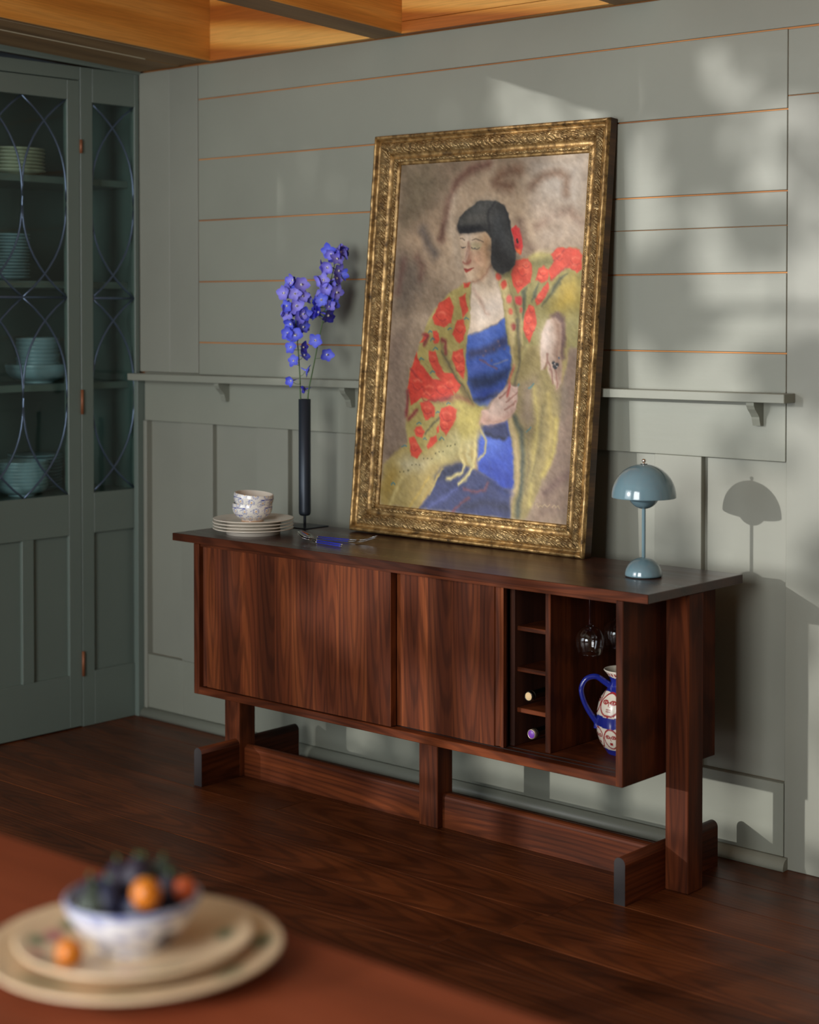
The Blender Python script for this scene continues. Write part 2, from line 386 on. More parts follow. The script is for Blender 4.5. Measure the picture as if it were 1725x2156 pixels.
# ---- ceiling: joists and boards, rising slightly away from the wall
SL = -.05
def sloped(name, mat, x0, x1, y0, y1, z0, z1, bottom=None, parent=None):
    me = box_mesh(name, x1 - x0, y1 - y0, z1 - z0, .002); me.transform(Matrix.Translation(((x0 + x1) / 2, (y0 + y1) / 2, (z0 + z1) / 2)))
    me.materials.append(mat)
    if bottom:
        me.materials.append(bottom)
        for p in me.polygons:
            if p.normal.z < -.9: p.material_index = 1  # downward faces get the darker tone, their shade painted in
    o = link(name, me, None, parent, (0, 0, 2.217), parent is not None); 
    if parent is None: o.rotation_euler = (SL, 0, 0)
    else: o.location = (0, 0, 0)
    return o
jb = [('left', -1.235, -1.2065), ('b', -.4885, -.3600), ('c', .385, .512), ('d', 1.16, 1.287), ('e', 1.93, 2.06)]
for n_, x0, x1 in jb:
    o = sloped('ceiling_beam', M['pine'], x0, x1, -2.0, -.001 if n_ != 'left' else -.001, 0, .27, M['pine_old_shaded'])
    tag(o, {'left': 'orange pine fascia board beside the china cabinet soffit', 'b': 'rough pine ceiling beam meeting the wall above the painting', 'c': 'pine ceiling beam end at the top edge right of the painting'}.get(n_, 'pine ceiling beam'), kind='structure')
sf = sloped('soffit', M['pine_old_shaded'], -1.3825, -1.2360, -2.0, -.001, .004, .024); tag(sf, 'weathered, shade-toned pine soffit boards over the china cabinet', kind='structure')
sloped('plank', M['pine_old_shaded'], -1.70, -1.3855, -2.0, -.001, .002, .022, None, sf); sloped('pale_split', M['pine_pale'], -1.3853, -1.3827, -1.9, -.15, .0015, .02, None, sf); sloped('pale_split', M['pine_pale'], -1.2362, -1.2345, -1.9, -.06, -.0005, .02, None, sf)
edges = [(-1.2060, -.4890), (-.3595, .3845), (.5125, 1.1595), (1.2875, 1.9295)]
for i, (a, b) in enumerate(edges):
    t_ = box('trim_%d' % (i + 2), M['pinex'], a, b, -.026, -.0005, 2.2175 + (.036 if i == 1 else 0), 2.485, bev=.001)
    tag(t_, ['figured pine ledger board between soffit and first beam', 'knotty pine ledger board right of the beam over the painting', 'pine ledger board', 'pine ledger board'][i], kind='structure')
    if i == 1: box('lower_strip', M['pinex'], a, b, -.0275, -.0005, 2.2175, 2.2520, t_, .001)
cl = sloped('ceiling', M['pine'], -4.2, 4.2, -2.05, .12, .2705, .33); tag(cl, 'pine board ceiling above the beams', kind='structure')

# ---- the rest of the room, out of the picture
def struct(name, mat, *b): return tag(box(name, mat, *b, bev=0), 'plain room shell out of the picture', kind='structure')
struct('wall_left', M['plaster'], -4.2, -1.60, -1.66, -1.375, -.1, 3.7)
struct('wall_side', M['plaster'], -4.3, -4.2, -6, -1.66, -.1, 3.8)
struct('wall_right', M['plaster'], 4.2, 4.3, -6, .14, -.1, 3.8)
struct('wall_header', M['plaster'], -4.2, 4.2, -2.14, -2.055, 2.60, 3.7)
struct('wall_cupboard_top', M['plaster'], -2.1, -1.72, -1.375, 0.02, 2.262, 3.7)
tag(box('ceiling_upper', M['plaster'], -4.2, 4.2, -6, -2.06, 3.7, 3.8, bev=0), 'higher ceiling of the window side of the room', kind='structure')
WIN = [(-3.4, -.6, .5, 3.2), (.5, 2.5, .5, 3.0)]
wf = box('wall_front', M['plaster'], -4.2, 4.2, -5.9, -5.78, -.1, .5, bev=0); tag(wf, 'window wall behind the photographer', kind='structure')
for b in ((-4.2, -3.4, .5, 3.7), (-.6, .5, .5, 3.7), (2.5, 4.2, .5, 3.7), (-3.4, -.6, 3.2, 3.7), (.5, 2.5, 3.0, 3.7)): box('wall_part', M['plaster'], b[0], b[1], -5.9, -5.78, b[2], b[3], wf, 0)
for i, (x0, x1, z0, z1) in enumerate(WIN):
    w_ = box('window_%d' % (i + 1), M['plaster'], x0, x1, -5.87, -5.80, z0, z0 + .05, bev=0); tag(w_, 'tall paned window in the wall behind the photographer', kind='structure')
    nx = 4 if i == 0 else 3
    for k in range(nx + 1):
        xx = x0 + (x1 - x0) * k / nx; wd = .05 if k in (0, nx) else .035; box('mullion', M['plaster'], max(xx - wd, x0), min(xx + wd, x1), -5.87, -5.82, z0 + .05, z1, w_, 0)
    for k in range(1, 4):
        zz = z0 + (z1 - z0) * k / 4
        for q in range(nx): box('glazing_bar', M['plaster'], x0 + (x1 - x0) * q / nx + .05, x0 + (x1 - x0) * (q + 1) / nx - .05, -5.855, -5.835, zz - .012, zz + .012, w_, 0)

# ---- trees outside, whose leaves break the low sun up
def leaf_tree(name, base, height, clumps, seed, label):
    rr = random.Random(seed); t_ = empty(name, base, label, 'tree', 'trees outside the windows')
    tr = crom([(0, 0, 0), (.08, .05, height * .4), (-.05, 0, height * .75), (.02, .02, height)], 4)
    link('trunk', tube_mesh('trunk', tr, [.16 - .11 * i / (len(tr) - 1) for i in range(len(tr))], 8), M['bark'], t_, (0, 0, 0), True)
    vs, fs = [], []
    for (c, r, n) in clumps:
        c = Vector(c) - Vector(base)
        for _ in range(n):
            p = c + Vector([rr.gauss(0, 1) for _ in range(3)]) * r * .55
            s = rr.uniform(.05, .10); e = Euler((rr.uniform(0, 6.3), rr.uniform(0, 6.3), rr.uniform(0, 6.3))).to_matrix()
            b0 = len(vs)
            for q in ((-1, 0, 0), (-.4, .45, .1), (.4, .4, .1), (1, 0, -.1), (.4, -.4, .1), (-.4, -.45, .1)): vs.append(p + e @ Vector(q) * s)
            fs.append(tuple(range(b0, b0 + 6)))
    fo = link('foliage', mesh_from('foliage', vs, fs), M['leaf'], t_, (0, 0, 0), True); fo['kind'] = 'stuff'
    return t_
def upstream(x, z, L): p = Vector((x, 0, z)) - SUN_D * L; return tuple(p)
shade = random.Random(11)
c1 = []
# shade patches given by where their shadow falls on the back wall (x, z, radius, leaves)
for x, z, r, n in [(.56, 2.0, .13, 70), (.66, 1.84, .10, 40), (.72, 1.70, .07, 26), (.82, 1.60, .08, 30), (.50, 1.46, .11, 50), (.58, 1.36, .08, 26), (.86, 1.24, .06, 12), (1.05, 1.75, .15, 36), (.95, 2.14, .2, 80), (1.2, 2.05, .2, 80), (.26, 2.06, .10, 40), (-.3, 2.05, .2, 160), (-.45, 2.15, .2, 160),
                   (.45, 2.16, .12, 30), (.98, 1.20, .09, 14), (1.0, 1.30, .10, 18), (.80, 1.08, .08, 12), (.60, .80, .07, 10), (.72, .62, .06, 8), (.95, .55, .07, 10), (1.05, .75, .10, 16), (1.15, .4, .12, 16), (-.02, 1.75, .18, 60), (-.2, 1.6, .22, 80), (.15, 1.2, .14, 24),
                   (-.55, 1.9, .32, 200), (-.6, 1.4, .32, 210), (-.65, .9, .30, 200), (-.75, 2.1, .35, 200), (-1.0, 1.6, .4, 260), (-1.0, .9, .4, 260), (-1.1, .3, .4, 240), (-.6, .4, .26, 130), (-.25, 1.1, .18, 50), (-.2, .62, .13, 26), (-.25, .2, .16, 40),
                   (.25, .45, .12, 18), (.05, .3, .12, 18), (.55, .5, .12, 18), (.75, .35, .12, 18), (.05, -.1, .12, 24), (.5, -.25, .16, 24), (1.0, -.12, .15, 22), (-.8, -.2, .4, 200), (.25, -.42, .2, 34), (1.1, -.6, .3, 60), (-.5, -.7, .4, 160), (1.4, .1, .2, 30), (.1, 2.2, .2, 50)]:
    c1.append((upstream(x, z, shade.uniform(9.5, 11)), r, n))
leaf_tree('garden_tree', (-4.2, -9.6, 0), 4.2, c1, 5, 'leafy garden tree outside the tall windows')

# ================================================================ CHINA CABINET
cab = empty('china_cabinet', (-1.78, -.48, 0), 'blue green built-in china cabinet with leaded glass door in the corner', 'cabinet')
HX0, HX1 = -1.622, -1.600
def hb(name, y0, y1, z0, z1, x0=HX0, x1=HX1, mat='hutch', par=None, bev=.0012): return box(name, M[mat], x0, x1, y0, y1, z0, z1, par or cab, bev)
def came(par, xc, pts, r=.0035, name='lead_came'):
    return link(name, tube_mesh(name, [(xc, y, z) for y, z in pts], r, 6), M['lead'], par)
def leaded(par, y0, y1, z0, z1, halves):
    """arched lead lines: in each half two opposed bows per storey"""
    zm = (z0 + z1) / 2; w = (y1 - y0) / halves
    for h in range(halves):
        a, b = y0 + w * h, y0 + w * (h + 1)
        for s0, s1 in ((z0, zm), (zm, z1)):
            zc, hh = (s0 + s1) / 2, (s1 - s0) / 2
            for flip in (0, 1):
                pts = []
                for i in range(21):
                    s = -1 + i / 10; f_ = 1 - abs(s) ** 2.6
                    pts.append(((a + (b - a) * f_) if not flip else (b - (b - a) * f_), zc + hh * s))
                came(par, -1.608, pts)
    came(par, -1.608, [(y0, zm), (y1, zm)], .0045, 'lead_bar')
def lower_panels(par, spans, z0=.18, z1=.65):
    for a, b in spans: hb('panel', a - .004, b + .004, z0 - .004, z1 + .004, -1.620, -1.612, 'hutch', par, 0)
# narrow fixed light next to the wall
def fixed_light(y0, y1, gl0, gl1):
    hb('stile', y0, gl0, 0, 2.212); hb('stile', gl1, y1, 0, 2.212)
    hb('rail', gl0, gl1, 2.098, 2.212); hb('rail', gl0, gl1, .65, .786); hb('rail', gl0, gl1, 0, .183)
    lower_panels(cab, [(gl0, gl1)])
    pn = hb('pane', gl0 - .004, gl1 + .004, .782, 2.102, -1.6095, -1.6065, 'pane', None, 0)
    leaded(cab, gl0, gl1, .787, 2.097, 1)
fixed_light(-.2505, -.0005, -.200, -.0195)
hb('header', -.709, -.2515, 2.168, 2.212)
door = hb('door', -.304, -.2525, .004, 2.165)          # its hinge stile carries the rest
hb('stile', -.7085, -.656, .004, 2.165, par=door); hb('rail', -.656, -.304, 2.100, 2.165, par=door); hb('rail', -.656, -.304, .65, .787, par=door); hb('rail', -.656, -.304, .004, .180, par=door)
hb('mullion', -.4925, -.4475, .180, .65, par=door); lower_panels(door, [(-.4475, -.304), (-.656, -.4925)])
hb('pane', -.660, -.300, .783, 2.104, -1.6095, -1.6065, 'pane', door, 0); leaded(door, -.656, -.304, .787, 2.100, 2)
for z0, z1 in ((1.925, 1.970), (1.053, 1.135), (.172, .255)):
    hm = tube_mesh('hinge', [(0, 0, z0), (0, 0, (z0 + z1) / 2), (0, 0, z1)], .0052, 8); link('hinge', hm, M['brass'], cab, (-1.5965, -.2505, 0))
fixed_light(-.9715, -.7095, -.922, -.760)
fixed_light(-1.3715, -.9725, -1.322, -1.022)  # unseen extra glazed bay, added to let more light into the cabinet
# carcass
hb('back_panel', -1.372, -.002, 0, 2.2, -1.985, -1.97, 'hutch_in', None, 0); hb('side_panel', -1.3735, -1.372, 0, 2.212, -1.985, HX1, 'hutch', None, 0); hb('side_panel', -.0015, .0, 0, 2.2, -1.97, HX0, 'hutch_in', None, 0)
hb('top_panel', -1.372, -.002, 2.2, 2.212, -1.985, HX0, 'hutch_in', None, 0); hb('bottom_panel', -1.372, -.002, .762, .784, -1.97, HX0, 'hutch', None, 0)
for zt in (1.847, 1.498, 1.155): hb('shelf', -1.372, -.002, zt - .023, zt, -1.97, -1.66, 'hutch', None, .001)
# cornice, climbing a little with the old ceiling
cm = extrude_profile('cornice', [(0, 0), (.006, .0), (.009, .006), (.009, .012), (.016, .018), (.024, .022), (.026, .030), (.026, .040), (0, .040)], 'y', -1.37, -.0005)
for v in cm.vertices: v.co.z += -.040 * v.co.y * (1 if True else 0) * .9
link('cornice', cm, M['hutch'], cab, (-1.6, 0, 2.2085))

# dishes behind the glass: every piece its own object
def plate_prof(r, foot, h, t=.004):
    return [(0, .003), (foot * .8, .003), (foot * .9, 0), (foot, 0), (foot * 1.03, .004), (r * .80, h * .45), (r, h), (r + .0008, h + t * .5), (r, h + t), (r * .80, h * .45 + t), (foot * .95, .004 + t), (0, .004 + t)]
def bowl_prof(r, foot, h, t=.004):
    return smooth_prof([(0, .006), (foot * .7, .006), (foot * .85, 0), (foot, 0), (foot * 1.02, .006), (r * .82, h * .36), (r * .97, h * .72), (r, h), (r - t, h + .001), (r * .93 - t, h * .70), (r * .76 - t, h * .38), (foot * .8, .013), (0, .011)], 3)
ORD = [None, 'second', 'third', 'fourth', 'fifth', 'sixth', 'seventh', 'eighth', 'ninth', 'tenth', 'eleventh', 'twelfth', 'thirteenth']
def stack(name, mesh, mat, n, x, y, z, dz, labels, cat, group, jit=.002):
    rs = random.Random(len(group) * 7 + n)
    out = []
    for i in range(n):
        o = link(name, mesh, mat, None, (x + rs.uniform(-jit, jit), y + rs.uniform(-jit, jit), z + dz * i + .0003))
        lab = labels[2] if i == n - 1 else (labels[0] if i == 0 else ORD[i] + ' ' + labels[1])
        tag(o, lab, cat, group); out.append(o)
    return out
pm = lathe_mesh('cupboard_plate', plate_prof(.115, .07, .014, .004), 40)
stack('dinner_plate', pm, M['cupboard_cream'], 7, -1.76, -.418, 1.847, .0118, ['lowest cream plate of the stack on the cabinet top shelf', 'cream plate from the bottom of the stack on the cabinet top shelf', 'uppermost cream plate of the stack on the cabinet top shelf'], 'plate', 'cream plates on the top cabinet shelf')
pm2 = lathe_mesh('cupboard_side_plate', plate_prof(.092, .055, .012, .0035), 40)
stack('side_plate', pm2, M['cupboard_blue'], 14, -1.76, -.455, 1.498, .0107, ['lowest pale blue plate of the stack on the cabinet middle shelf', 'pale blue plate from the bottom of the stack on the cabinet middle shelf', 'uppermost pale blue plate of the tall stack on the cabinet middle shelf'], 'plate', 'pale blue plates on the middle cabinet shelf')
wb = lathe_mesh('cupboard_serving_bowl', bowl_prof(.108, .055, .050), 40)
stack('serving_bowl', wb, M['cupboard_blue'], 2, -1.775, -.300, 1.155, .011, ['lower wide aqua serving bowl under the small bowls', '', 'upper wide aqua serving bowl carrying the small bowls'], 'bowl', 'wide aqua bowls in the cabinet')
sb = lathe_mesh('cupboard_small_bowl', bowl_prof(.073, .040, .034), 36)
stack('small_bowl', sb, M['cupboard_blue'], 8, -1.775, -.300, 1.178, .0135, ['lowest small aqua bowl standing in the serving bowl', 'small aqua bowl from the bottom of the stack in the serving bowl', 'topmost small aqua bowl of the stack in the serving bowl'], 'bowl', 'small aqua bowls in the cabinet')
lb_ = lathe_mesh('cupboard_cereal_bowl', bowl_prof(.088, .045, .036), 36)
stack('cereal_bowl', lb_, M['cupboard_blue'], 8, -1.72, -.408, .784, .0112, ['lowest bluish bowl of the front stack on the cabinet floor', 'bluish bowl from the bottom of the front stack on the cabinet floor', 'topmost bluish bowl of the front stack on the cabinet floor'], 'bowl', 'bowls on the cabinet floor')
stack('side_plate', pm2, M['cupboard_blue'], 11, -1.845, -.262, .784, .0108, ['lowest bluish plate of the rear stack on the cabinet floor', 'bluish plate from the bottom of the rear stack on the cabinet floor', 'topmost bluish plate of the rear stack on the cabinet floor'], 'plate', 'plates on the cabinet floor')

# ================================================================ SIDEBOARD
sbd = empty('sideboard', (.01, -.30, 0), 'long dark walnut sideboard with sliding doors and an open wine bay', 'sideboard')
def sbx(name, mat, *b, par=None, bev=.0015): return box(name, M[mat], *b, par or sbd, bev)
sbx('top', 'walnut_top', -.835, .838, -.507, -.088, .7228, .7452)
sbx('top_edge', 'walnut_x', -.8352, .8382, -.5085, -.5072, .7232, .7448, bev=.0004)
YF, YK = -.505, -.100
sbx('bottom_panel', 'walnut_x', -.7450, .7668, YF, YK, .2830, .3048)
sbx('side_panel', 'walnut_z', -.7452, -.7225, YF - .0006, YK, .2828, .7226); sp = sbx('side_panel', 'walnut_z', .7468, .7672, YF - .0006, YK, .2828, .7226)
sbx('back_panel', 'walnut_in', -.7225, .7468, -.112, YK, .3048, .7226)
for yy in (-.470, -.445): sbx('door_track', 'slot', -.7220, .7463, yy - .002, yy + .002, .3046, .3054, bev=0)
sbx('top_track', 'walnut_x', -.7220, .7463, -.500, -.428, .7140, .7227, bev=.0006)
def sliding_door(x0, x1, yf, cuts, pull_left):
    th = .020
    core = sbx('sliding_door', 'walnut_in', x0 + .002, x1 - .002, yf + .010, yf + th, .3075, .7135, bev=.0008)
    xs = [x0] + cuts + [x1]
    for i in range(len(xs) - 1):
        a, b = xs[i], xs[i + 1]
        if pull_left and i == 0:      # scooped finger pull along the outer edge
            prof = [(a, yf + .004), (a + .003, yf), (a + .0045, yf + .0005), (a + .012, yf + .0075), (a + .0165, yf + .0072), (a + .019, yf), (b, yf), (b, yf + .012), (a, yf + .012)]
        elif (not pull_left) and i == len(xs) - 2:
            prof = [(a, yf), (b - .030, yf), (b - .028, yf + .004), (b - .017, yf + .0075), (b - .010, yf + .005), (b - .0085, yf), (b, yf), (b, yf + .012), (a, yf + .012)]
        else: prof = [(a, yf), (b, yf), (b, yf + .012), (a, yf + .012)]
        cx, cy = (a + b) / 2, yf
        me = extrude_profile('stave', [(p - cx, q - cy) for p, q in prof], 'z', -.2035, .2035); link('stave', me, M['walnut_stave'], core, (cx, cy, .5105))
    return core
d1 = sliding_door(-.7135, .0254, -.4985, [-.635, -.555, -.485, -.412, -.345, -.2611, -.2102, -.1617, -.060, -.017], True)
d2 = sliding_door(.0190, .3841, -.4725, [.0509, .1008, .1337, .2144, .3089], False)
sbx('edge_strip', 'walnut_stave', .0256, .0270, -.4985, -.4785, .3075, .7135, par=d1, bev=0)
# wine bay
sbx('partition', 'walnut_in', .3750, .3905, -.436, -.113, .3050, .7138)
dv = sbx('divider', 'walnut_z', .4868, .5030, -.436, -.113, .3050, .7138)
for zt in (.6080, .5045, .4018): sbx('bottle_shelf', 'walnut_x', .3908, .4866, -.4255, -.113, zt - .0115, zt, bev=.001)
# stemware rack under the top: rails with rounded noses and a slot between
def rack_rail(x0, x1):
    hw = (x1 - x0) / 2; r_ = .03; prof = [(-hw, .30)]
    for i in range(9):
        a = math.pi + math.pi / 2 * i / 8; prof.append((-hw + r_ + r_ * math.cos(a), r_ + r_ * math.sin(a)))
    for i in range(9):
        a = -math.pi / 2 + math.pi / 2 * i / 8; prof.append((hw - r_ + r_ * math.cos(a), r_ + r_ * math.sin(a)))
    prof.append((hw, .30)); me = extrude_profile('rack_rail', prof, 'z', 0, .006); link('rack_rail', me, M['smoke'], sbd, ((x0 + x1) / 2, -.425, .6985))
rack_rail(.5040, .5510); rack_rail(.5690, .6480); rack_rail(.6660, .7460)
for x0, x1 in ((.510, .530), (.600, .615), (.700, .720)): sbx('rack_hanger', 'walnut_in', x0, x1, -.38, -.14, .7046, .7228, bev=0)
# legs, feet, stretcher
sbx('leg', 'walnut_z', .7676, .8330, -.326, -.2605, 0, .7226, bev=.002); sbx('leg', 'walnut_z', -.8110, -.7456, -.326, -.2605, 0, .7226, bev=.002); sbx('leg', 'walnut_z', -.0270, .0400, -.326, -.2625, 0, .2828, bev=.002)
def foot(x0, x1, y0, y1):
    r_ = (x1 - x0) / 2; prof = [(-r_, 0), (-r_, .113 - r_)] + [(-r_ * math.cos(math.pi * i / 10), .113 - r_ + r_ * math.sin(math.pi * i / 10)) for i in range(1, 10)] + [(r_, .113 - r_), (r_, 0)]
    me = extrude_profile('foot', prof, 'y', -(y1 - y0) / 2, (y1 - y0) / 2, False); me.materials.append(M['walnut_y']); me.materials.append(M['endgrain'])
    for p in me.polygons:
        if len(p.vertices) > 4: p.material_index = 1
        elif abs(p.normal.y) < .1 and p.normal.z > .05: p.use_smooth = True
    link('foot', me, None, sbd, ((x0 + x1) / 2, (y0 + y1) / 2, 0))
foot(.7360, .7672, -.4945, -.085); foot(-.7790, -.7460, -.4760, -.075)
sp_ = [(-.014, 0), (-.014, .080)] + [(-.014 * math.cos(math.pi * i / 8), .080 + .014 * math.sin(math.pi * i / 8)) for i in range(1, 8)] + [(.014, .080), (.014, 0)]
for a, b in ((-.7455, -.0272), (.0402, .7358)):
    link('stretcher', extrude_profile('stretcher', sp_, 'x', -(b - a) / 2, (b - a) / 2, False), M['walnut_x'], sbd, ((a + b) / 2, -.291, 0))

# bottles lying in the bay
def bottle(y_front, z, label, capmat, rimmat):
    prof = smooth_prof([(0, 0), (.0105, 0), (.0118, .002), (.0118, .010), (.0135, .012), (.0135, .018), (.0125, .020), (.0128, .08), (.015, .10), (.030, .135), (.0355, .16), (.036, .28), (.034, .288), (0, .288)], 3)
    e = empty('wine_bottle', (.4385, y_front, z), label, 'wine bottle', 'wine bottles in the bay')
    b = link('bottle_body', lathe_mesh('bottle_body', prof, 32), M['bottle'], e, (0, 0, 0), True); b.rotation_euler = (R(-90), 0, 0)
    cp = link('cap', lathe_mesh('cap', [(0, -.0012), (.0095, -.0012), (.0102, -.0004), (.0102, .003), (0, .003)], 24), capmat, e, (0, 0, 0), True); cp.rotation_euler = (R(-90), 0, 0)
    rg = link('cap_rim', lathe_mesh('cap_rim', [(.0104, -.001), (.0122, -.0008), (.0124, .014), (.0104, .014)], 24, closed=True), rimmat, e, (0, 0, 0), True); rg.rotation_euler = (R(-90), 0, 0)
bottle(-.440, .4388, 'corked wine bottle with pale cork end, lying on the lowest bottle shelf', M['cork'], M['bottle'])
bottle(-.428, .3418, 'wine bottle with purple capsule lying on the floor of the bay', M['foil_purple'], M['foil_rim'])

# hanging glasses
def wine_glass(y, label):
    e = empty('wine_glass', (.560, y, .700), label, 'wine glass', 'wine glasses hanging in the rack')
    t = .0011
    outer = smooth_prof([(.0045, -.080), (.012, -.083), (.026, -.092), (.0345, -.108), (.0362, -.120), (.0340, -.136), (.0285, -.152)], 5)
    inner = [(max(r - t, .0005), z - (.003 if i < 4 else 0)) for i, (r, z) in enumerate(outer)][::-1]
    link('bowl', lathe_mesh('bowl', [(0, -.080)] + outer + inner + [(0, -.084)], 40), M['glass'], e, (0, 0, 0), True)
    link('stem', lathe_mesh('stem', [(0, .005), (.0034, .005), (.0030, -.01), (.0030, -.07), (.0045, -.0795), (0, -.0795)], 16), M['redstem'], e, (0, 0, 0), True)
    link('base', lathe_mesh('base', [(0, .0045), (.010, .0050), (.030, .0065), (.0305, .0075), (.010, .0085), (0, .0090)], 36), M['glass'], e, (0, 0, 0), True)
wine_glass(-.350, 'stemmed wine glass hanging nearest the front of the bay'); wine_glass(-.232, 'second wine glass hanging behind, half hidden by the sideboard end panel')
# ---- painted jug
def jug():
    e = empty('jug', (.632, -.307, .3052), 'hand-painted blue and white jug with red line faces, in the wine bay', 'jug')
    pr = smooth_prof([(0, .004), (.030, .004), (.034, 0), (.039, .0), (.044, .008), (.060, .034), (.067, .064), (.0665, .094), (.060, .129), (.050, .146), (.041, .158), (.032, .170), (.0345, .187), (.049, .207)], 16)
    inn = [(r - .004, z) for r, z in pr if z > .14 and r > .03][::-1]
    me = lathe_mesh('jug_body', pr + [(.0475, .2085)] + inn, 420)
    def fn(co):
        th = np.degrees(np.arctan2(co[:, 1], co[:, 0])); z = co[:, 2]; r = np.hypot(co[:, 0], co[:, 1])
        c = np.tile(np.array([226., 214, 196]), (len(co), 1)); B = np.array([30, 40, 128.]); Rd = np.array([158, 44, 44.])
        wob = .0012 * np.sin(np.radians(th * 7))
        for a, b in ((-.01, .016), (.071, .098), (.156, .192)):
            c[(z + wob > a) & (z + wob < b)] = B
        def oval(tc, zc, ta, za, w):
            d = np.hypot((th - tc) / ta, (z - zc) / za); c[np.abs(d - 1) < w] = Rd; return (th - tc) / ta, (z - zc) / za
        for tc, zc, ta, za in ((-92, .128, 27, .0275), (-150, .128, 27, .0275), (-34, .128, 27, .0275), (-122, .045, 17, .0245), (-84, .045, 17, .0245), (-160, .045, 17, .0245), (-46, .045, 17, .0245)):
            a, b = oval(tc, zc, ta, za, .085)
            for s in (-.42, .42):
                de = np.hypot((a - s) / .26, (b - .22) / .15); c[(np.abs(de - 1) < .35)] = Rd; c[np.hypot((a - s) / .1, (b - .22) / .1) < 1] = Rd
            c[(np.abs(a + .02 - .12 * (b < -.12)) < .05) & (b < .25) & (b > -.22) & (np.abs(a) < .2)] = Rd
            for zz in (-.42, -.56): c[(np.abs(b - zz) < .045) & (np.abs(a) < .24)] = Rd
        k = (z > .1925) & (z < .2045); ph = (th % 13) / 13 - .5
        c[k & (np.hypot(ph / .28, (z - .1985) / .0042) < 1)] = Rd
        c[(z > .14) & (r < np.interp(z, [.14, .158, .17, .187, .207], [.050, .038, .029, .0318, .0462]))] = (206, 196, 176)
        return c
    paint_verts(me, fn); link('body', me, M['glaze_paint'], e, (0, 0, 0), True)
    a = R(-138); d = Vector((math.cos(a), math.sin(a), 0))
    pts = [d * r + Vector((0, 0, z)) for r, z in ((.031, .166), (.045, .176), (.068, .190), (.092, .184), (.104, .162), (.101, .138), (.090, .112), (.076, .090), (.066, .076), (.0655, .062))]
    P = crom(pts, 5); me = tube_mesh('jug_handle', P, [.0085 - .002 * math.sin(math.pi * i / (len(P) - 1)) for i in range(len(P))], 14, 1.0, (-math.sin(a), math.cos(a), 0))
    link('handle', me, plain('cobalt_glaze', (30, 42, 134), .14, 0, Coat_Weight=.6), e, (0, 0, 0), True)
jug()

TOP = .7454
# ---- lamp
def lamp():
    e = empty('table_lamp', (.6745, -.2837, TOP), 'stone blue mushroom table lamp with domed shade at the right end of the sideboard', 'lamp')
    dome = [(.0796 * math.sin(R(a)) ** .96, .1965 + .0815 * math.cos(R(a))) for a in (2, 6, 12, 18, 24, 30, 36, 42, 48, 54, 60, 66, 72, 78, 84, 88, 90)]
    dome[0] = (.0035, .278)
    shell = dome + [(.0796, .1955), (.0786, .1955)] + [(max(r - .0012, .002), z - .0012) for r, z in dome[::-1]]
    link('shade', lathe_mesh('shade', shell, 96), M['lamp'], e, (0, 0, 0), True)
    link('globe', lathe_mesh('globe', [(0, .1668)] + [(.0396 * math.sin(R(a)), .2065 - .0397 * math.cos(R(a))) for a in range(6, 181, 6)], 64), M['lamp'], e, (0, 0, 0), True)
    link('stem', lathe_mesh('stem', [(.0047, .040), (.0047, .170)], 24), M['lamp'], e, (0, 0, 0), True)
    link('base', lathe_mesh('base', [(.0045, .0478)] + [(.0462 * math.sin(R(a)), .003 + .0448 * math.cos(R(a))) for a in range(8, 91, 6)] + [(.0462, .003), (.044, .0022), (0, .0022)], 72), M['lamp'], e, (0, 0, 0), True)
    link('foot_pad', lathe_mesh('foot_pad', [(0, 0), (.0435, 0), (.0435, .0026), (0, .0026)], 48), M['rubber'], e, (0, 0, 0), True)
    link('finial', lathe_mesh('finial', smooth_prof([(0, .2905), (.0035, .2898), (.0052, .2862), (.0040, .2825), (.0024, .2805), (.0030, .2795), (.0088, .2790), (.0088, .2782), (.003, .2772), (0, .2772)], 3), 32), M['chrome'], e, (0, 0, 0), True)
lamp()

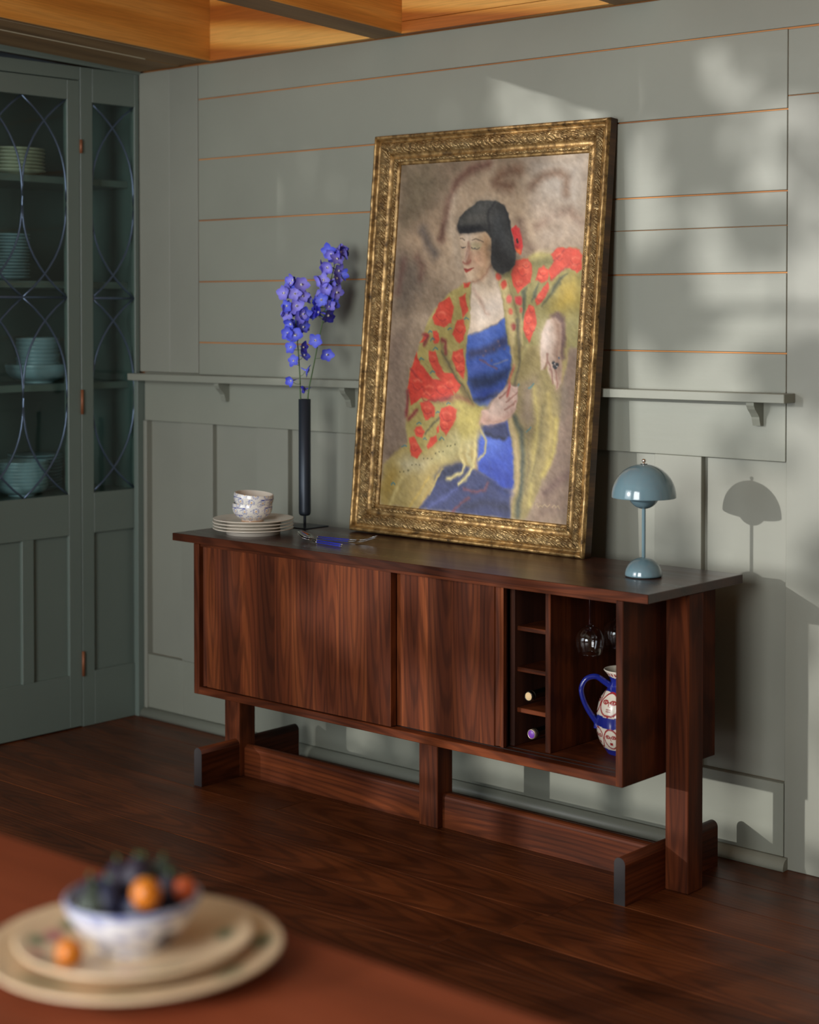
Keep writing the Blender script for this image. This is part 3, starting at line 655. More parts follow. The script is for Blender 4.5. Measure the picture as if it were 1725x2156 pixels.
# ---- plates and bowls at the left end
px, py = -.646, -.360
prm = lathe_mesh('dinner_plate', [(0, .004), (.066, .004), (.070, 0), (.079, 0), (.081, .0095), (.0835, .0105), (.100, .0130), (.1175, .0165), (.1190, .0178), (.1180, .0192), (.1165, .0190), (.099, .0155), (.083, .0132), (.078, .0090), (0, .0085)], 90)
for i, lab in enumerate(['bottom cream plate of the stack of four on the sideboard', 'second cream plate from the bottom of the stack on the sideboard', 'third cream plate from the bottom of the stack on the sideboard', 'top cream plate of the stack on the sideboard, under the two bowls']):
    tag(link('dinner_plate', prm, M['creamware'], None, (px + .0006 * (i % 2), py - .0008 * (i % 3), TOP + .0092 * i)), lab, 'plate', 'plates stacked on the sideboard')
def painted_bowl(seed):
    pr = smooth_prof([(0, .005), (.024, .005), (.028, 0), (.033, 0), (.034, .006), (.046, .014), (.0565, .028), (.0592, .043), (.0575, .0535)], 7)
    inn = [(.0555, .0540)] + [(r - .0032, z + (.003 if z < .02 else 0)) for r, z in pr[::-1] if z > .012 and r > .03] + [(0, .012)]
    me = lathe_mesh('painted_bowl', pr + inn, 240)
    def fn(co):
        th = np.degrees(np.arctan2(co[:, 1], co[:, 0])) + seed * 17; z = co[:, 2]; r = np.hypot(co[:, 0], co[:, 1])
        c = np.tile(np.array([234., 230, 222]), (len(co), 1)); B = np.array([64, 88, 170.]); O = np.array([222, 162, 40.])
        outer = r > np.interp(z, [0, .014, .028, .043, .0535], [.0, .0435, .0545, .0572, .0555])
        for row, (zc, off) in enumerate(((.0125, 0), (.0330, 15), (.0535, 4))):
            per = 34.; ph = ((th + off) % per) / per * 2 - 1      # -1..1 across one swirl
            a = ph * .0165; b = z - zc
            d = np.hypot(a, b)
            for rad, w in ((.0082, .00055), (.0050, .0004)):
                c[outer & (np.abs(d - rad) < w)] = B
            c[outer & (np.abs(b - (.0005 + (a + .0165) * .62)) < .0006) & (a < -.004) & (b < .0085)] = B
            c[outer & (d < .0019)] = O
        for zl in (.0225, .0435): c[outer & (np.abs(z - zl + .0005 * np.sin(np.radians(th * 3))) < .0008 + .0005 * np.sin(np.radians(th * 2)))] = (44, 70, 160)
        c[(~outer)] = (226, 216, 202)
        c[z < .004] = (196, 160, 130)
        return c
    paint_verts(me, fn); return me
bz = TOP + .0092 * 3 + .0088
tag(link('cereal_bowl', painted_bowl(0), M['glaze_paint'], None, (px - .004, py, bz)), 'lower white bowl painted with blue swirls and yellow dots, on the plates', 'bowl', 'painted bowls on the sideboard')
b2 = link('cereal_bowl', painted_bowl(1), M['glaze_paint'], None, (px - .003, py, bz + .0285)); b2.rotation_euler = (R(-1.5), R(5.0), 0)
tag(b2, 'upper white swirl-painted bowl, tilted to the right inside the other', 'bowl', 'painted bowls on the sideboard')

# ---- vase and delphiniums
VX, VY = -.6276, -.1653
RV = Vector((.7464, .6655, 0)); FV = Vector((-.6655, .7464, 0))
v_ = empty('bud_vase', (VX, VY, TOP), 'tall slim black metal tube vase on a flat square foot', 'vase')
box('foot_plate', M['iron'], -.692, -.594, -.195, -.096, TOP, TOP + .0028, v_, .0008)
link('rod', lathe_mesh('rod', [(.0042, .0025), (.0042, .040)], 16), M['iron'], v_, (0, 0, 0), True)
link('tube', lathe_mesh('tube', smooth_prof([(.001, .036), (.010, .0365), (.0160, .040), (.0183, .048), (.0183, .07)], 3) + [(.0183, .3880), (.0168, .3884), (.0168, .08), (.001, .075)], 40), M['iron'], v_, (0, 0, 0), True)
def floret_mesh(name, pet, cup, seed, open_=1.0):
    rr = random.Random(seed); vs, fs, mi = [], [], []
    for k in range(5):
        a = 2 * math.pi * k / 5 + rr.uniform(-.12, .12); L = .0165 * rr.uniform(.88, 1.1); W = .0078 * rr.uniform(.9, 1.15)
        ca, sa = math.cos(a), math.sin(a); b0 = len(vs)
        for i in range(6):
            t = i / 5; w = W * (math.sin(math.pi * (t * .86 + .10)) ** .8) * (1 if t < .99 else .45)
            for j in (-1, -.5, 0, .5, 1):
                rad = .0018 + L * t * (open_ if t > .3 else 1); x, y = rad, w * j
                zz = cup * (t ** 1.6) * .010 + abs(j) * .0018 * math.sin(math.pi * t) + rr.uniform(-.0004, .0004) - .001 * t * t
                vs.append((x * ca - y * sa, x * sa + y * ca, zz))
        for i in range(5):
            for j in range(4): q = b0 + i * 5 + j; fs.append((q, q + 1, q + 6, q + 5)); mi.append(0)
    for ring, (r0, z0, m_) in enumerate(((.0030, .002, 1), (.0014, .0052, 1))):
        b0 = len(vs)
        for k in range(6): vs.append((r0 * math.cos(k * 1.047), r0 * math.sin(k * 1.047), z0))
        if ring:
            for k in range(6): fs.append((b0 - 6 + k, b0 - 6 + (k + 1) % 6, b0 + (k + 1) % 6, b0 + k)); mi.append(1)
            fs.append(tuple(range(b0, b0 + 6))); mi.append(2)
    # spur behind
    b0 = len(vs)
    for i, (r0, z0, off) in enumerate(((.0032, -.0005, 0), (.0022, -.006, .001), (.0014, -.012, .004), (.0004, -.017, .007))):
        for k in range(6): vs.append((r0 * math.cos(k * 1.047), r0 * math.sin(k * 1.047) + off, z0))
    for i in range(3):
        for k in range(6): fs.append((b0 + i * 6 + k, b0 + i * 6 + (k + 1) % 6, b0 + i * 6 + 6 + (k + 1) % 6, b0 + i * 6 + 6 + k)); mi.append(0)
    me = mesh_from(name, vs, fs, True); me.materials.append(pet); me.materials.append(M['pollen']); me.materials.append(M['navy'])
    for p, m_ in zip(me.polygons, mi): p.material_index = m_
    return me
FM = {}
for c in ('violet', 'blue', 'deep'):
    FM[c] = [floret_mesh('floret_' + c, M['petal_' + c], cup, s, op) for s, (cup, op) in enumerate(((.35, 1), (.7, .95), (1.2, .85)))]
FL_L = [(-0.0339, 0.7486), (-0.009, 0.735), (-0.0486, 0.7125), (-0.0271, 0.7079), (-0.0045, 0.7012), (-0.0519, 0.6718), (-0.0226, 0.6718), (-0.0519, 0.647), (-0.0124, 0.6402), (-0.0395, 0.6176), (-0.0045, 0.6086), (-0.0486, 0.5894), (-0.026, 0.5838), (-0.0395, 0.5476), (-0.0045, 0.5476), (-0.0023, 0.5228), (-0.0316, 0.507), (0.0057, 0.4776), (-0.0407, 0.446)]
FL_R = [(0.1062, 0.8366), (0.0983, 0.8118), (0.07, 0.787), (0.1016, 0.7779), (0.0937, 0.7508), (0.0587, 0.7486), (0.0666, 0.726), (0.0836, 0.726), (0.0971, 0.7125), (0.052, 0.6899), (0.0813, 0.7057), (0.0361, 0.6741), (0.0881, 0.6763), (0.0384, 0.647), (0.07, 0.6447), (0.0745, 0.6696), (0.0339, 0.568), (0.0678, 0.5251), (0.1197, 0.8276), (0.0813, 0.8276), (0.0023, 0.4212)]
ST_L = [(-.004, .25), (-0.0124, 0.3986), (-0.0135, 0.446), (-0.0181, 0.5251), (-0.0237, 0.5928), (-0.026, 0.638), (-0.0215, 0.7057), (-0.028, 0.7554)]
ST_R = [(.004, .25), (0.0102, 0.3986), (0.0226, 0.4686), (0.0339, 0.5251), (0.0486, 0.5973), (0.061, 0.6538), (0.0723, 0.717), (0.0881, 0.7847), (0.1039, 0.8412)]
ZB = .7425
def wp(r, z, f=0): return Vector((VX, VY, ZB + z)) + RV * r + FV * f
def delphinium(st, fl_, label, seed, dense):
    rr = random.Random(seed)
    e = empty('delphinium', wp(*st[0]), label, 'flower', 'delphinium spikes in the vase')
    P = crom([wp(r, z) for r, z in st], 5); n = len(P)
    sp0 = link('stem', tube_mesh('stem', [p - WL[e] for p in P], [.0022 - .0011 * i / (n - 1) for i in range(n)], 8), M['stem'], e, (0, 0, 0), True)
    extra = [(r + rr.uniform(-.013, .013), z + rr.uniform(-.012, .012)) for r, z in fl_ if z > .60 for _ in range(1)]
    for i, (r, z) in enumerate(fl_ + extra):
        f = rr.uniform(-.020, .012) + (.012 if i >= len(fl_) else 0); c = wp(r, z, f)
        sx = min(P, key=lambda q: abs(q.z - (c.z - .012))); out = (c - sx); out.z *= .3
        face = (out.normalized() * rr.uniform(.25, 1.0) - FV * rr.uniform(.5, 1.15) + Vector((0, 0, rr.uniform(-.35, .25)))).normalized()
        if rr.random() < dense: face = (out.normalized() + Vector((0, 0, rr.uniform(-.7, .3))) + FV * rr.uniform(-.3, .5)).normalized()
        q = face.to_track_quat('Z', 'Y'); col = 'violet' if z > .63 and rr.random() < (.75 if dense < .4 else .45) else ('blue' if rr.random() < .65 else 'deep')
        if z > .74: col = 'violet'
        if i >= len(fl_): col = rr.choice(['blue', 'deep', 'violet'])
        m = rr.choice(FM[col]); o = link('floret', m, None, e, c); o.rotation_mode = 'QUATERNION'; o.rotation_quaternion = q @ Euler((0, 0, rr.uniform(0, 6.28))).to_quaternion(); s = rr.uniform(1.15, 1.5) * (.84 if z < .56 else 1); o.scale = (s, s, s)
        ped = crom([sx - c, (sx - c) * .5 + Vector((0, 0, -.004)), -face * .002], 3); link('pedicel', tube_mesh('pedicel', ped, .0008, 5), M['stem'], e, c)
delphinium(ST_L, FL_L, 'violet blue delphinium spike standing upright at left in the black vase', 4, .25)
delphinium(ST_R, FL_R, 'taller blue delphinium spike leaning right out of the black vase', 9, .5)

# ---- cutlery
def cutlery(kind, p0, p1, zoff, label):
    """p0 = handle end, p1 = head end on the table"""
    a = Vector((*p0, TOP + zoff)); b = Vector((*p1, TOP + zoff)); d = (b - a); L = d.length; d.normalize()
    e = empty(kind, a, label, kind, 'blue handled cutlery on the sideboard'); e.rotation_euler = (0, 0, math.atan2(d.y, d.x))
    def add(name, me, mat): return link(name, me, mat, e, (0, 0, 0), True)
    add('handle', tube_mesh('handle', crom([(0, 0, .0030), (.03, 0, .0028), (.09, 0, .0027), (.112, 0, .0030)], 3), [.0019] * 10, 10, .8), M['bluehandle'])
    add('handle_cap', tube_mesh('handle_cap', [(-.0045, 0, .003), (-.003, 0, .003), (.0005, 0, .003)], [.0013, .0021, .0022], 10, .8), M['steel'])
    if kind == 'spoon':
        add('neck', tube_mesh('neck', crom([(.111, 0, .003), (.125, 0, .0045), (.140, 0, .0065)], 4), .0020, 8), M['steel'])
        vs, fs = [], []; nu, nv = 14, 10
        for i in range(nu + 1):
            t = i / nu; x = .134 + .066 * t; w = .0200 * (math.sin(math.pi * min(1, t * .93 + .06)) ** .7) * (1 - .15 * (1 - t))
            for j in range(nv + 1):
                s = -1 + 2 * j / nv; vs.append((x, w * s, .0065 + .016 * t - .0075 * (1 - s * s) * math.sin(math.pi * t)))
        for i in range(nu):
            for j in range(nv): q = i * (nv + 1) + j; fs.append((q, q + 1, q + nv + 2, q + nv + 1))
        o = add('bowl', mesh_from('spoon_bowl', vs, fs, True), M['steel']); sm = o.modifiers.new('thickness', 'SOLIDIFY'); sm.thickness = .0012
    else:
        add('neck', tube_mesh('neck', crom([(.111, 0, .003), (.125, 0, .0032), (.140, 0, .0042)], 4), .0021, 8), M['steel'])
        hd = [(.138, .004), (.146, .0105), (.154, .0115)]
        vs, fs = [], []
        for x, w in hd:
            for s in (-1, 1):
                for zz in (0, .0013): vs.append((x, w * s, .0035 + (x - .138) * .12 + zz))
        for i in range(2):
            q = i * 4; fs += [(q, q + 2, q + 6, q + 4), (q + 1, q + 5, q + 7, q + 3), (q, q + 4, q + 5, q + 1), (q + 2, q + 3, q + 7, q + 6)]
        fs += [(0, 1, 3, 2), (8, 10, 11, 9)]
        add('head', mesh_from('fork_head', vs, fs), M['steel'])
        for k in range(4):
            y = -.0096 + .0064 * k; add('tine', tube_mesh('tine', crom([(.152, y, .0058), (.168, y, .0075), (.185, y, .0125), (.202, y, .0200)], 3), [.0016 - .0009 * i / 9 for i in range(10)], 6, .7), M['steel'])
cutlery('spoon', (-.246, -.404), (-.372, -.386), 0, 'lower of two blue handled spoons beside the plates')
cutlery('spoon', (-.247, -.4005), (-.3735, -.3825), .0046, 'upper blue handled spoon stacked on its twin beside the plates')
cutlery('fork', (-.412, -.330), (-.290, -.315), 0, 'lower of two blue handled forks in front of the painting')
cutlery('fork', (-.411, -.3265), (-.289, -.3105), .0046, 'upper blue handled fork stacked on its twin in front of the painting')

# ================================================================ PAINTING
W_, H_ = .8533, 1.1753
q = (Matrix.Rotation(-.0901, 3, 'X') @ Matrix.Rotation(.0061, 3, 'Y')).to_quaternion()
rvec = q @ Vector((1, 0, 0))
pt = empty('framed_painting', Vector((.3903, -.1501, .7456)) - rvec * W_ / 2, 'large gilt framed oil portrait of a woman in a floral shawl, on the sideboard', 'painting')
pt.rotation_mode = 'QUATERNION'; pt.rotation_quaternion = q
IN = dict(l=.094, r=.076, b=.084, t=.089)
prof = [(0, .040), (0, .012), (.02, .004), (.055, .0004), (.10, 0), (.135, .003), (.16, .009), (.20, .0145), (.24, .013), (.28, .0085), (.34, .004), (.42, .0018), (.50, .0035), (.57, .008), (.62, .0145), (.66, .0175), (.70, .0185), (.76, .019), (.80, .0165), (.845, .0145), (.885, .016), (.905, .021), (.93, .0235), (.965, .022), (1.0, .0265), (1.0, .034)]
def rect(f): return (-W_ / 2 + IN['l'] * f, W_ / 2 - IN['r'] * f, IN['b'] * f, H_ - IN['t'] * f)
orn = lambda f: .26 < f < .62 or .82 < f < .90
for side in range(4):
    ns = 60; vs, fs, mi = [], [], []; n = len(prof)
    for s in range(ns + 1):
        t = s / ns
        for f, d in prof:
            x0, x1, z0, z1 = rect(f)
            c = {0: ((x0, z0), (x1, z0)), 1: ((x1, z0), (x1, z1)), 2: ((x1, z1), (x0, z1)), 3: ((x0, z1), (x0, z0))}[side]
            wob = .0007 * math.sin(s * 2.3 + f * 9) + .0006 * math.sin(s * .9 + side) if 0 < s < ns and .02 < f < .9 else 0
            vs.append((c[0][0] * (1 - t) + c[1][0] * t, d + wob, c[0][1] * (1 - t) + c[1][1] * t))
    for s in range(ns):
        for i in range(n - 1):
            fs.append((s * n + i, s * n + i + 1, (s + 1) * n + i + 1, (s + 1) * n + i)); fm = (prof[i][0] + prof[i + 1][0]) / 2; mi.append(2 if i == 0 else (1 if orn(fm) else 0))
    fs.append(tuple(range(n))); fs.append(tuple(ns * n + i for i in range(n))[::-1]); mi += [0, 0]
    me = mesh_from('frame_bar', vs, fs); me.materials.append(M['gold']); me.materials.append(M['gold_ornate']); me.materials.append(M['gold_side'])
    for p, m_ in zip(me.polygons, mi): p.material_index = m_; p.use_smooth = len(p.vertices) == 4
    bm = bmesh.new(); bm.from_mesh(me); bmesh.ops.recalc_face_normals(bm, faces=bm.faces[:]); bm.to_mesh(me); bm.free()
    o = link('frame_bar', me, None, pt, (0, 0, 0), True)
link('back_board', box_mesh('back_board', W_ - .05, .008, H_ - .05), M['gold_side'], pt, (0, .036, H_ / 2), True)
PAINT=[
(0,(186,162,134),90,0,[267,167,347,83,487,50,669,96,713,229,606,273,399,316,252,313,203,239]),
(0,(168,156,142),60,0,[701,8,994,2,990,110,963,155,758,119]),
(0,(176,150,122),60,0,[33,189,225,137,282,265,147,359,19,397]),
(0,(112,98,84),50,0,[-5,258,133,276,183,350,82,432,15,431]),
(0,(120,106,84),60,0,[3,8,166,0,231,58,149,134,23,189]),
(1,(112,80,66),16,219,[482,11,393,26,316,62,284,109,270,158,252,221]),
(1,(118,90,70),20,286,[652,34,557,44,525,66,606,79]),
(1,(118,92,72),18,191,[720,84,775,54,850,46,898,64,895,106]),
(1,(120,94,76),20,219,[768,194,840,169,914,155,975,187]),
(1,(124,100,82),20,238,[672,181,697,238,742,258]),
(1,(112,100,90),20,286,[149,193,184,238,221,264]),
(1,(108,80,70),20,172,[48,284,37,333,25,377]),
(1,(120,90,76),20,143,[123,271,156,301,152,335]),
(1,(196,176,152),30,143,[312,101,295,168,331,228,360,296]),
(1,(178,160,142),50,334,[762,147,953,209,814,223]),
(0,(132,112,96),50,0,[-33,502,80,484,111,629,126,807,7,864]),
(0,(126,104,88),30,0,[931,556,1006,522,1007,981,822,1005,895,855,933,722]),
(1,(104,80,72),20,143,[879,921,947,886,998,861]),
(0,(168,148,92),8,0,[134,814,75,844,10,881,1,999,213,1001,274,950,332,882,422,855,451,868,511,873,529,815,532,746,538,694,382,676,261,734]),
(0,(150,124,60),30,0,[0,953,41,898,89,886,86,950,30,1001]),
(0,(196,184,130),30,0,[320,809,395,766,489,767,494,805,395,852,268,867]),
(0,(188,176,138),30,0,[94,875,147,852,260,860,236,885,141,902]),
(0,(58,80,172),8,0,[525,791,558,749,666,733,698,777,721,860,723,920,653,916,531,879]),
(0,(60,66,104),8,0,[227,1000,275,957,308,907,358,878,443,861,531,879,626,903,709,934,719,1001]),
(0,(48,52,74),20,0,[308,907,358,878,442,858,452,878,376,905]),
(0,(92,118,200),50,0,[544,783,608,775,643,801,576,824]),
(0,(44,62,150),30,0,[567,858,717,877,718,927,652,912]),
(1,(46,54,92),10,93,[500,935,588,911,693,928]),
(1,(120,70,78),8,50,[460,929,526,934,577,928,588,911]),
(1,(120,64,70),8,57,[417,999,453,970,490,955]),
(1,(88,96,150),12,71,[281,991,371,960,420,931]),
(1,(46,48,70),20,143,[468,983,583,965,699,974]),
(0,(50,56,92),8,0,[532,749,660,737,691,773,661,788,556,776]),
(1,(28,34,58),6,50,[555,769,621,782,660,781]),
(0,(206,186,164),6,0,[429,349,481,340,543,304,572,328,596,370,625,427,632,447,557,468,429,504,428,420]),
(0,(158,140,118),35,0,[469,349,535,313,562,318,585,356,546,388,485,369]),
(0,(224,208,192),40,0,[547,398,599,396,621,427,554,444,494,463,462,425]),
(1,(172,140,122),12,38,[450,368,485,397,516,430,539,437]),
(1,(118,110,84),6,43,[433,351,433,410,429,457,428,509]),
(0,(70,98,176),6,0,[431,502,514,484,590,462,628,447,659,515,676,563,675,611,641,645,592,666,557,694,531,698,490,685,446,633,429,567]),
(0,(66,72,112),12,0,[443,542,534,528,646,494,657,521,550,549,446,567]),
(0,(84,104,184),30,0,[448,581,513,570,542,584,518,601,458,602]),
(0,(44,56,92),18,0,[444,623,544,605,666,590,657,618,576,646,486,657]),
(0,(56,74,150),20,0,[486,657,576,642,634,638,555,680,516,681]),
(1,(40,46,74),10,79,[483,681,554,673,604,659]),
(1,(132,104,112),6,25,[535,539,536,539]),
(1,(132,104,112),6,25,[574,535,575,535]),
(1,(132,104,112),6,25,[605,525,606,525]),
(1,(132,104,112),6,25,[524,553,525,553]),
(1,(132,104,112),6,25,[597,514,598,514]),
(1,(132,104,112),6,25,[565,566,566,566]),
(1,(132,104,112),6,25,[633,535,633,535]),
(1,(130,130,150),5,25,[580,577,618,570,647,566]),
(1,(130,86,90),6,25,[506,566,561,580,595,590]),
(0,(150,134,86),8,0,[623,417,675,418,739,419,820,461,866,430,917,441,962,509,939,622,933,722,919,805,868,888,791,1001,719,1001,730,926,723,826,676,733,712,692,710,631,664,624,674,556]),
(0,(140,122,100),30,0,[729,631,795,610,816,724,777,758,729,725]),
(0,(112,96,80),20,0,[916,636,949,609,967,655,945,722]),
(1,(190,172,104),12,107,[799,637,823,724,817,824,809,956]),
(1,(176,156,92),12,122,[870,656,892,739,880,839]),
(1,(186,166,90),12,93,[915,722,913,805,867,875]),
(1,(128,116,76),12,86,[843,690,843,790,813,890]),
(1,(124,112,80),12,71,[778,765,796,858,780,924]),
(1,(170,154,92),12,107,[939,522,934,582,919,609]),
(1,(82,86,72),10,157,[702,719,743,759,761,825,764,892,752,992]),
(1,(182,160,116),10,129,[681,726,714,780,738,843,743,899,730,926]),
(0,(146,136,84),6,0,[654,290,722,284,746,271,834,269,907,257,969,256,998,278,1001,325,1002,404,1001,524,948,524,926,441,895,425,859,436,826,470,808,524,651,524,620,422,560,316,598,326,653,311]),
(0,(178,152,66),40,0,[890,352,962,336,997,359,996,415,928,425,866,420]),
(0,(200,184,116),20,0,[726,282,755,272,830,270,823,278,765,285]),
(0,(116,110,66),20,0,[749,297,823,282,846,299,788,304]),
(0,(206,74,54),4,0,[659,290,722,284,746,301,746,350,712,365,687,378,659,357,642,329]),
(0,(206,74,54),4,0,[768,343,785,311,805,302,832,317,831,347,803,351]),
(0,(206,74,54),4,0,[828,317,853,290,838,269,866,255,899,257,928,256,977,259,994,278,996,314,973,325,938,310,909,307,871,334,844,347]),
(0,(206,74,54),4,0,[793,374,832,351,842,367,813,401,783,410,772,392]),
(0,(206,74,54),4,0,[739,412,769,414,784,431,792,460,774,490,755,516,732,492,718,478,722,441]),
(1,(160,54,48),6,29,[853,288,889,275,904,264]),
(1,(170,62,52),8,33,[852,345,894,316,925,303]),
(1,(226,112,84),20,48,[682,302,719,296,727,322]),
(0,(84,88,66),6,0,[704,374,726,366,723,423,713,455]),
(0,(84,88,66),6,0,[760,378,786,355,778,389,757,403]),
(0,(82,84,62),8,0,[811,413,855,368,892,337,924,325,898,353,853,384]),
(0,(190,172,118),6,0,[556,314,594,328,631,343,667,388,704,423,724,524,664,524,634,445,602,384]),
(0,(122,112,70),10,0,[628,350,668,390,701,446,707,524,690,524,675,446,650,390]),
(1,(206,74,54),6,162,[575,328,575,328]),
(1,(206,74,54),6,162,[577,333,578,333]),
(1,(206,74,54),6,162,[604,352,605,352]),
(1,(206,74,54),6,162,[607,357,607,357]),
(1,(218,108,96),6,191,[638,392,638,392]),
(1,(218,108,96),6,191,[641,397,641,397]),
(1,(200,66,66),6,210,[688,397,688,397]),
(1,(200,66,66),6,210,[691,402,691,402]),
(1,(220,100,80),6,105,[647,429,648,429]),
(1,(220,100,80),6,105,[650,434,650,434]),
(1,(150,62,58),6,143,[667,471,667,471]),
(1,(150,62,58),6,143,[669,476,670,476]),
(1,(208,84,70),6,76,[700,423,700,423]),
(1,(208,84,70),6,76,[703,428,703,428]),
(0,(108,84,78),8,0,[856,440,891,427,922,443,938,524,916,524]),
(0,(104,80,76),10,0,[892,441,919,458,940,555,919,562]),
(0,(200,176,158),6,0,[818,522,818,488,838,454,880,441,909,458,918,549,924,589,927,622,910,636,887,624,865,596,847,572,837,586,822,588,815,562]),
(0,(152,120,100),20,0,[868,447,909,458,918,556,927,609,910,636,889,562,894,508]),
(0,(222,204,190),30,0,[819,491,845,464,862,495,848,535,823,532]),
(1,(138,96,82),5,32,[842,583,855,566,856,549]),
(1,(138,96,82),5,32,[884,623,877,596,859,569]),
(1,(138,96,82),5,32,[908,632,899,596,885,579]),
(1,(54,54,58),3,93,[883,569,884,569]),
(1,(54,54,58),3,93,[899,574,900,574]),
(1,(54,54,58),3,93,[892,582,893,582]),
(1,(54,54,58),3,93,[885,579,885,579]),
(1,(176,176,176),2,32,[888,571,889,571]),
(1,(176,176,176),2,32,[898,578,899,578]),
(1,(86,100,120),3,57,[913,557,913,557]),
(0,(176,160,96),6,0,[395,352,300,386,233,433,187,495,173,523,376,523,434,524,435,435,436,355]),
(0,(164,148,86),6,0,[237,449,188,495,162,553,128,607,117,657,123,722,128,789,147,842,197,855,307,810,406,752,531,743,538,696,491,692,447,640,428,563,429,486,427,415,273,413]),
(0,(120,104,66),12,0,[290,521,322,549,386,612,460,661,491,692,435,675,374,627,311,570]),
(0,(206,74,54),4,0,[232,452,266,405,319,389,351,420,339,463,296,481,249,472]),
(0,(206,74,54),4,0,[374,392,408,378,425,430,401,449]),
(0,(206,74,54),4,0,[391,351,431,349,424,362,397,363]),
(0,(206,74,54),4,0,[173,523,196,495,217,505,191,523]),
(0,(206,74,54),4,0,[242,491,271,496,275,523,247,523]),
(0,(206,74,54),4,0,[369,455,402,453,422,486,411,514,389,525,348,499]),
(0,(206,74,54),4,0,[240,490,264,490,277,519,257,526]),
(0,(206,74,54),4,0,[228,546,263,547,285,581,317,606,371,607,413,640,387,665,322,641,269,613,228,567]),
(0,(206,74,54),4,0,[362,546,409,537,426,574,426,624,387,598,353,567]),
(0,(200,64,48),4,0,[134,600,158,551,184,581,254,624,306,629,350,644,381,669,329,687,253,688,204,681,141,704,116,654]),
(0,(206,74,54),4,0,[192,696,247,688,279,709,275,735,228,746,206,720]),
(0,(206,74,54),4,0,[312,708,358,700,401,707,392,745,351,786,320,771,303,733]),
(0,(206,74,54),4,0,[182,767,210,764,230,780,216,800,184,795,172,781]),
(0,(206,74,54),4,0,[263,795,297,788,304,803,255,829,246,822]),
(0,(206,74,54),4,0,[140,801,173,797,205,823,224,836,197,856,161,849]),
(0,(206,74,54),4,0,[293,765,306,757,310,778,297,782]),
(1,(128,50,50),8,93,[292,514,314,521,322,549]),
(1,(128,50,50),8,93,[189,499,211,506,200,528]),
(1,(128,50,50),8,93,[175,717,156,732,137,746]),
(1,(128,50,50),8,93,[118,664,120,700,123,736]),
(0,(122,60,58),12,0,[394,668,463,682,491,693,423,682,288,689,247,688,328,678]),
(1,(150,48,44),6,50,[134,600,166,621,192,632]),
(1,(96,86,58),5,43,[297,546,340,581,379,612,431,647,484,688]),
(1,(96,90,66),6,50,[234,787,258,762,303,740]),
(1,(70,112,120),3,32,[213,495,222,490,234,493]),
(1,(70,112,120),3,32,[231,516,240,511,251,515]),
(1,(70,112,120),3,32,[252,542,261,537,273,541]),
(1,(70,112,120),3,32,[180,570,189,565,201,569]),
(1,(70,112,120),3,32,[242,607,250,602,262,606]),
(1,(70,112,120),3,32,[341,695,350,690,361,693]),
(1,(70,112,120),3,32,[284,724,293,719,304,722]),
(1,(70,112,120),3,32,[185,759,194,754,206,757]),
(1,(70,112,120),3,32,[224,804,233,799,244,802]),
(1,(70,112,120),3,32,[316,797,325,791,336,795]),
(1,(70,112,120),3,32,[108,826,117,821,129,824]),
(1,(70,112,120),3,32,[60,941,69,936,81,939]),
(1,(70,112,120),3,32,[407,455,416,450,427,454]),
(1,(70,112,120),3,32,[323,484,332,479,343,483]),
(1,(80,124,130),4,36,[772,640,786,634,791,627]),
(1,(80,124,130),4,36,[768,758,782,751,788,744]),
(1,(80,124,130),4,36,[696,645,711,638,716,631]),
(1,(82,78,48),3,29,[106,901,107,901]),
(1,(82,78,48),3,29,[128,899,129,899]),
(1,(82,78,48),3,29,[150,896,151,896]),
(1,(82,78,48),3,29,[170,879,171,879]),
(1,(82,78,48),3,29,[192,877,193,877]),
(1,(82,78,48),3,29,[214,874,214,874]),
(1,(82,78,48),3,29,[233,857,234,857]),
(1,(82,78,48),3,29,[255,855,256,855]),
(1,(82,78,48),3,29,[277,853,277,853]),
(1,(82,78,48),3,29,[296,836,297,836]),
(1,(82,78,48),3,29,[317,833,318,833]),
(1,(82,78,48),3,29,[339,831,339,831]),
(1,(82,78,48),3,29,[358,814,359,814]),
(1,(82,78,48),3,29,[379,812,380,812]),
(1,(82,78,48),3,29,[400,810,401,810]),
(1,(196,178,110),6,57,[534,763,564,790,563,824,533,845]),
(1,(206,190,130),6,93,[502,771,510,825,503,866,469,902,431,917]),
(1,(208,192,132),6,93,[441,806,432,834,463,861,454,888,370,908]),
(1,(192,180,128),6,107,[478,781,472,833,496,863]),
(1,(172,148,84),6,64,[321,900,285,935,249,965,220,997]),
(1,(188,160,84),6,50,[267,908,213,959,178,995]),
(1,(180,160,96),6,43,[345,882,309,914,275,957]),
(1,(190,170,110),6,107,[116,920,81,964,59,1000]),
(0,(186,170,96),20,0,[382,676,464,692,544,694,527,715,529,746,504,781,439,793,400,752,414,713]),
(0,(206,172,156),5,0,[528,744,533,708,565,703,596,671,635,647,668,629,698,638,714,636,714,672,704,706,665,728,597,745]),
(0,(176,138,122),15,0,[532,744,535,725,627,731,700,699,695,712,659,730,597,746]),
(0,(222,196,180),30,0,[577,694,618,666,658,672,636,703,587,718]),
(1,(158,112,98),4,32,[619,671,655,655,672,638]),
(1,(158,112,98),4,32,[659,679,689,665,713,655]),
(1,(158,112,98),4,32,[655,699,686,689,707,678]),
(1,(196,96,84),6,64,[662,664,671,631,678,611,684,583]),
(1,(172,158,104),10,86,[683,624,703,583,730,542,752,522]),
(1,(96,88,70),8,43,[697,631,710,583,708,522,686,453]),
(1,(200,178,124),10,71,[684,583,669,521,648,459,630,424]),
(0,(208,182,152),4,0,[360,206,403,203,483,198,527,220,534,261,534,299,512,322,479,340,445,349,417,345,402,327,395,315,388,298,380,288,369,268,360,237]),
(0,(168,132,96),30,0,[485,212,527,223,537,280,521,310,485,338,466,326,488,293,465,254]),
